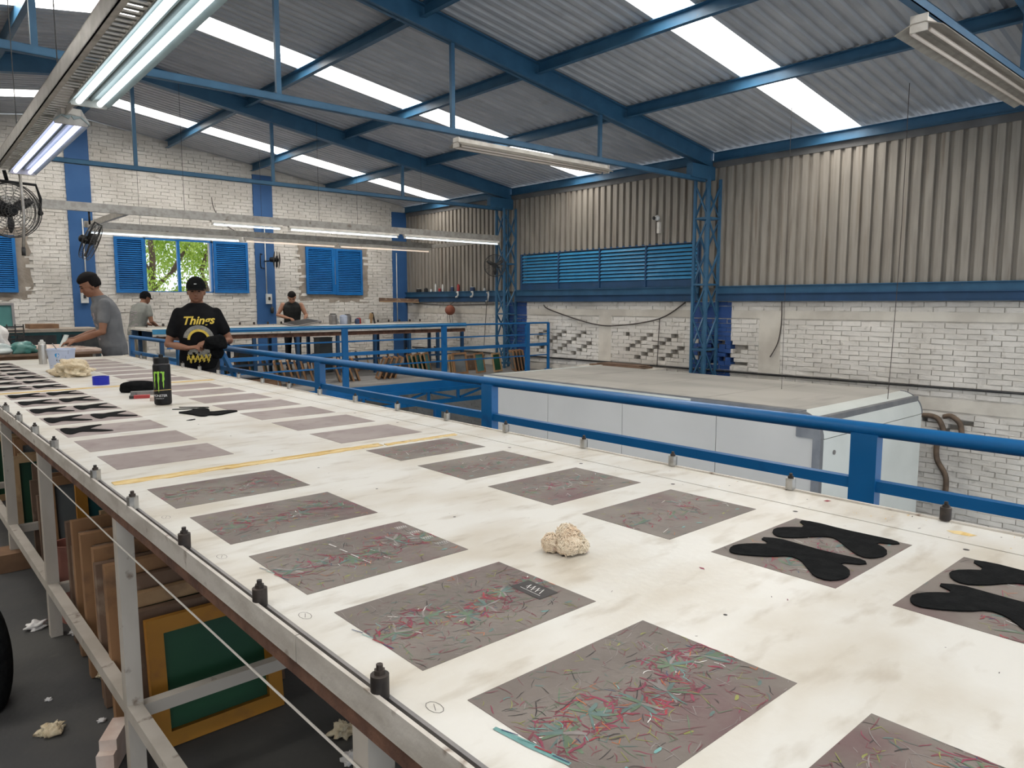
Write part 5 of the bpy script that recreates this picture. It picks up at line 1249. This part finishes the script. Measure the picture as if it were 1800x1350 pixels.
    hball(body, (0, -.008, .025), (.079, .096, .097)); hball(body, (0, .028, -.035), (.066, .062, .074)); hball(body, (0, .052, -.082), (.030, .028, .022), 14, 10)
    hball(body, (0, .088, -.012), (.012, .018, .026), 12, 8); hball(body, (0, .098, -.026), (.016, .013, .011), 12, 8)          # nose
    hball(body, (0, .070, .022), (.055, .020, .012), 14, 8)                                                                       # brow ridge
    hball(body, (0, .079, -.058), (.026, .012, .012), 12, 8)                                                                      # lips
    for sg in (1, -1):
        hball(body, (.074*sg, -.010, -.010), (.010, .020, .032), 10, 8); hball(body, (.040*sg, .060, -.025), (.022, .02, .02), 10, 8)  # ears, cheeks
    body_o = remesh(body, 'body', skin, t, .0068, 3)
    sh_o = remesh(sh, 'shirt', shirt, t, .011, 5); remesh(tr, 'trousers', trousers, t, .012, 5)
    for sg in (1, -1):
        e = MB(); hball(e, (.030*sg, .083, .004), (.012, .006, .006), 10, 6); e.build('eye', 'eye_dark', t, True)
        e = MB(); e.tube([hp(.016*sg, .092, .026), hp(.034*sg, .088, .030), hp(.050*sg, .076, .024)], .0040*k, 6); e.build('eyebrow', 'hair', t, True)
    e = MB(); hball(e, (0, .0875, -.058), (.021, .004, .0035), 10, 6); e.build('mouth', 'lip', t, True)
    # hair shell
    hb = MB(); n, m = 26, 18; b0 = 0
    for i in range(m+1):
        th = math.pi*i/m
        for q in range(n):
            a = 2*math.pi*q/n; d = Vector((math.sin(th)*math.cos(a), math.sin(th)*math.sin(a), math.cos(th)))
            g = hairfn(d); hb.v.append(hc+Mh @ (Vector((d.x*.079, d.y*.096-.008, d.z*.097+.025))*(g)*k))
    for i in range(m):
        for q in range(n): hb.f.append(((i+1)*n+q, (i+1)*n+(q+1) % n, i*n+(q+1) % n, i*n+q)); hb.m.append(0)
    hb.build('hair', 'hair', t, True)
    if cap:
        cb = MB(); n, m = 28, 9
        for i in range(m+1):
            th = math.pi*.53*i/m
            for q in range(n):
                a = 2*math.pi*q/n; cb.v.append(hp(.089*math.sin(th)*math.cos(a), .107*math.sin(th)*math.sin(a)-.006, .105*math.cos(th)+.035))
        cb.f = [((i+1)*n+q, (i+1)*n+(q+1) % n, i*n+(q+1) % n, i*n+q) for i in range(m) for q in range(n)]
        cb.f.append(tuple(m*n+q for q in range(n))); cb.m = [0]*len(cb.f)
        c_o = cb.build('cap', cap, t, True)
        br = MB(); N_ = 12; tp = []; bt = []
        for i in range(N_+1):
            a = math.pi*i/N_
            for rr, dz in ((.0, 0), (1, -.012)):
                x = .078*math.cos(a)*(1+.02*rr); y = (.075+.055*math.sin(a)**.8)*1 if rr else .050; y = .060+(.080*math.sin(a)**.7 if rr else .03*math.sin(a))
                z = .038+dz*math.sin(a)-.018*abs(math.cos(a))**2
                tp.append(hp(x, y, z)); bt.append(hp(x, y, z-.006))
        K_ = len(tp); br.v = tp+bt
        for i in range(N_):
            a = 2*i; br.f += [(a, a+2, a+3, a+1), (K_+a, K_+a+1, K_+a+3, K_+a+2), (a+1, a+3, K_+a+3, K_+a+1), (a+2, a, K_+a, K_+a+2)]
        br.f += [(0, 1, K_+1, K_), (2*N_+1, 2*N_, K_+2*N_, K_+2*N_+1)]
        br.m = [0]*len(br.f); br.build('brim', cap, c_o, 40)
        e = MB(); e.box(hp(0, .099, .075), (.022*k, .004, .006*k), Mh); e.build('badge', 'white_print', c_o)
    def project(pts, faces, m, name, centre, axis, off=.004):
        """lay a flat print on the shirt; pts are (u sideways, v up) in metres"""
        bm = bmesh.new(); bm.from_mesh(sh_o.data); bv = BVHTree.FromBMesh(bm)
        ax = Vector(axis).normalized(); sd = ax.cross(up).normalized()*-1; o0 = org(t); mbp = MB(); vs = []
        for u_, v_ in pts:
            p = Vector(centre)+sd*u_+up*v_+ax*.6-o0; hit, nn, _, _ = bv.ray_cast(p, -ax)
            vs.append((hit+ax*off if hit else p-ax*.48)+o0)
        bm.free(); mbp.add(vs, faces); return mbp.build(name, m, sh_o)
    return t, j, project, f, rt
def std(**k):
    J = dict(pelvis=(0, 0, .93), waist=(0, .0, 1.06), chest=(0, 0, 1.26), shoulders=(0, 0, 1.40), neck=(0, .0, 1.465), head=(0, .02, 1.575), sr=(.165, 0, 1.365), sl=(-.165, 0, 1.365),
             er=(.22, 0, 1.10), el=(-.22, 0, 1.10), wr=(.22, .12, .88), wl=(-.22, .12, .88), h_r=(.09, 0, .90), h_l=(-.09, 0, .90), kr=(.10, .02, .49), kl=(-.10, .02, .49), ar=(.11, -.01, .085), al=(-.11, -.01, .085),
             head_dir=(0, 1, 0), hr=((0, .5, -1), (-1, 0, 0), 1, .7), hl=((0, .5, -1), (1, 0, 0), 1, .7))
    J.update(k); return J
short = lambda d: 1.10 if (d.z > .28 or (d.y < .05 and d.z > -.55 and not (abs(d.x) > .9 and d.z < -.1))) else .86
quiff = lambda d: (1.22 if d.z > .35 else 1.13) if (d.z > .22 or (d.y < .02 and d.z > -.62)) else .86
under = lambda d: 1.06 if (d.y < .0 and -.6 < d.z) else .86
# man in black, facing the viewer
J = std(er=(.265, .02, 1.075), wr=(.095, .235, 1.045), hr=((-.85, .35, .12), (-.2, -.2, -1), 1, .8), el=(-.275, .03, 1.10), wl=(-.13, .25, 1.10), hl=((.9, .35, -.05), (.1, -.2, -1), -1, .9), head_dir=(.03, 1, -.10), head=(0, .03, 1.575))
t, j, proj, f, rt = person((2.36, 7.16, 0), (-.34, -.94), .985, 'man in black cap and printed black t-shirt holding black cloth', J, 'skin', 'shirt_black', 'trousers_black', under, 'black_fabric', .62)
C0 = Vector((2.36, 7.16, 0))
vs, fs = text_mesh('Things', .105, .3, bold=.0025); proj([(v.x+.005, 1.245+v.y+v.x*.03) for v in vs], fs, 'yellow_print', 'lettering', C0, f)
def arc(r0, r1, n=16, a0=0, a1=math.pi, cz=0, sx=1):
    P_ = []; F_ = []
    for i in range(n+1):
        a = a0+(a1-a0)*i/n; P_ += [(sx*r0*math.cos(a), cz+r0*math.sin(a)), (sx*r1*math.cos(a), cz+r1*math.sin(a))]
    for i in range(n): F_.append((2*i, 2*i+1, 2*i+3, 2*i+2))
    return P_, F_
P_, F_ = arc(.075, .097, cz=1.10); proj([(u+.005, v) for u, v in P_], F_, 'yellow_print', 'print_arc', C0, f, .005)
P_, F_ = arc(.097, .135, cz=1.10, a0=.15, a1=2.99); proj([(u+.005, v) for u, v in P_], F_, 'grey_print', 'print_shade', C0, f, .0035)
rr = random.Random(6); pts = []; fc = []
for k in range(26):
    u0 = -.10+k*.0078; v0 = .915+.02*math.sin(k*1.3)+.012*rr.random(); n0 = len(pts); pts += [(u0-.004, v0-.018), (u0+.006, v0-.014), (u0+.008, v0+.02), (u0-.001, v0+.024)]; fc.append((n0, n0+1, n0+2, n0+3))
proj(pts, fc, 'yellow_print', 'print_lower', C0, f)
pts = []; fc = []
for k in range(22):
    u0 = rr.uniform(-.08, .09); v0 = rr.uniform(.95, 1.02); n0 = len(pts); w = rr.uniform(.012, .03); pts += [(u0-w, v0-w*.7), (u0+w, v0-w*.5), (u0+w*.8, v0+w*.7), (u0-w*.7, v0+w*.6)]; fc.append((n0, n0+1, n0+2, n0+3))
proj(pts, fc, 'grey_print', 'print_figure', C0, f, .0035)
# cloth held in his hands
hc_ = Vector((2.36, 7.16, 0))+f*.31-rt*.15
o = blob('held_cloth', (hc_.x, hc_.y, 1.02), (.10, .07, .085), 'black_fabric', 'bunched black cloth held in both hands by the man in black', 'cloth', 91, .45, 28, 18, 3.5)
o2 = blob('cloth_tail', (hc_.x+.02, hc_.y+.02, .93), (.05, .04, .085), 'black_fabric', None, None, 92, .4, 20, 14, 3); o2.parent = o; o2.location = Vector((hc_.x+.02, hc_.y+.02, .93))-org(o)
# man in grey shirt, in profile, working at the packing table
J = std(pelvis=(0, 0, .93), waist=(0, .02, 1.06), chest=(0, .05, 1.26), shoulders=(0, .08, 1.39), neck=(0, .12, 1.455), head=(0, .185, 1.555), sr=(.17, .08, 1.375), sl=(-.17, .08, 1.375),
        er=(.215, .10, 1.085), wr=(.12, .335, 1.005), el=(-.21, .12, 1.085), wl=(-.10, .35, .995), hr=((-.25, 1, -.15), (-.4, 0, -1), -1, .9), hl=((.25, 1, -.1), (.4, 0, -1), 1, .9), head_dir=(.0, 1, -.42))
t, j, proj, f, rt = person((2.06, 9.05, 0), (-.985, .10), 1.045, 'young man in grey t-shirt standing in profile at the packing table', J, 'skin', 'shirt_grey', 'trousers_grey', quiff, None, .58)
rr = random.Random(4); pts = []; fc = []
for k in range(34):
    u0 = rr.uniform(-.07, .10); v0 = rr.uniform(1.02, 1.33); n0 = len(pts); w = rr.uniform(.008, .026); h_ = rr.uniform(.006, .016); pts += [(u0-w, v0-h_), (u0+w, v0-h_), (u0+w, v0+h_), (u0-w, v0+h_)]; fc.append((n0, n0+1, n0+2, n0+3))
proj(pts, fc, 'pale_print', 'print', Vector((2.06, 9.05, 0)), (f-rt*.0).normalized())
tag(MB().box((1.585, 9.07, 1.03), (.012, .10, .15), Euler((0, R(25), R(10))).to_matrix()).build('scraper_card', 'clear_plastic', None, at=(1.585, 9.07, 1.0)), 'small clear plastic card held upright by the profile worker', 'card')
# man in cap seen from behind at the far left
J = std(waist=(0, .03, 1.06), chest=(0, .08, 1.25), shoulders=(0, .13, 1.38), neck=(0, .17, 1.44), head=(0, .23, 1.53), sr=(.17, .13, 1.365), sl=(-.17, .13, 1.365), er=(.24, .12, 1.09), wr=(.16, .34, .99), el=(-.22, .2, 1.10), wl=(-.12, .42, 1.02), hr=((-.2, 1, -.1), (0, 0, -1), -1, .6), hl=((.2, 1, -.1), (0, 0, -1), 1, .6), head_dir=(.15, 1, -.30))
t, j, proj, f, rt = person((3.86, 15.12, 0), (.80, .42), 1.0, 'man in black cap and sage t-shirt turned away behind the far table', J, 'skin', 'shirt_sage', 'trousers_cream', under, 'black_fabric', .55)
rr = random.Random(14); pts = []; fc = []
for k in range(18):
    u0 = rr.uniform(-.09, .09); v0 = 1.30-k*.018; n0 = len(pts); w = rr.uniform(.01, .05); pts += [(u0-w, v0-.006), (u0+w, v0-.006), (u0+w, v0+.006), (u0-w, v0+.006)]; fc.append((n0, n0+1, n0+2, n0+3))
proj(pts, fc, 'pale_print', 'print', Vector((3.86, 15.12, 0)), -f)
# man in the sleeveless vest bowed over the far table
J = std(waist=(0, .03, 1.06), chest=(0, .08, 1.25), shoulders=(0, .13, 1.375), neck=(0, .18, 1.43), head=(0, .25, 1.515), sr=(.18, .13, 1.36), sl=(-.18, .13, 1.36), er=(.29, .17, 1.15), wr=(.09, .37, 1.09), el=(-.28, .20, 1.14), wl=(-.24, .40, 1.06), hr=((-.7, .7, -.1), (0, 0, -1), 1, .8), hl=((.1, .9, -.35), (0, 0, -1), -1, .6), head_dir=(.05, 1, -.75))
t, j, proj, f, rt = person((6.98, 15.12, 0), (-.40, -.92), 1.03, 'man in dark sleeveless vest bent over the far table, looking down', J, 'skin_light', 'vest', 'trousers_black', short, None, 0)
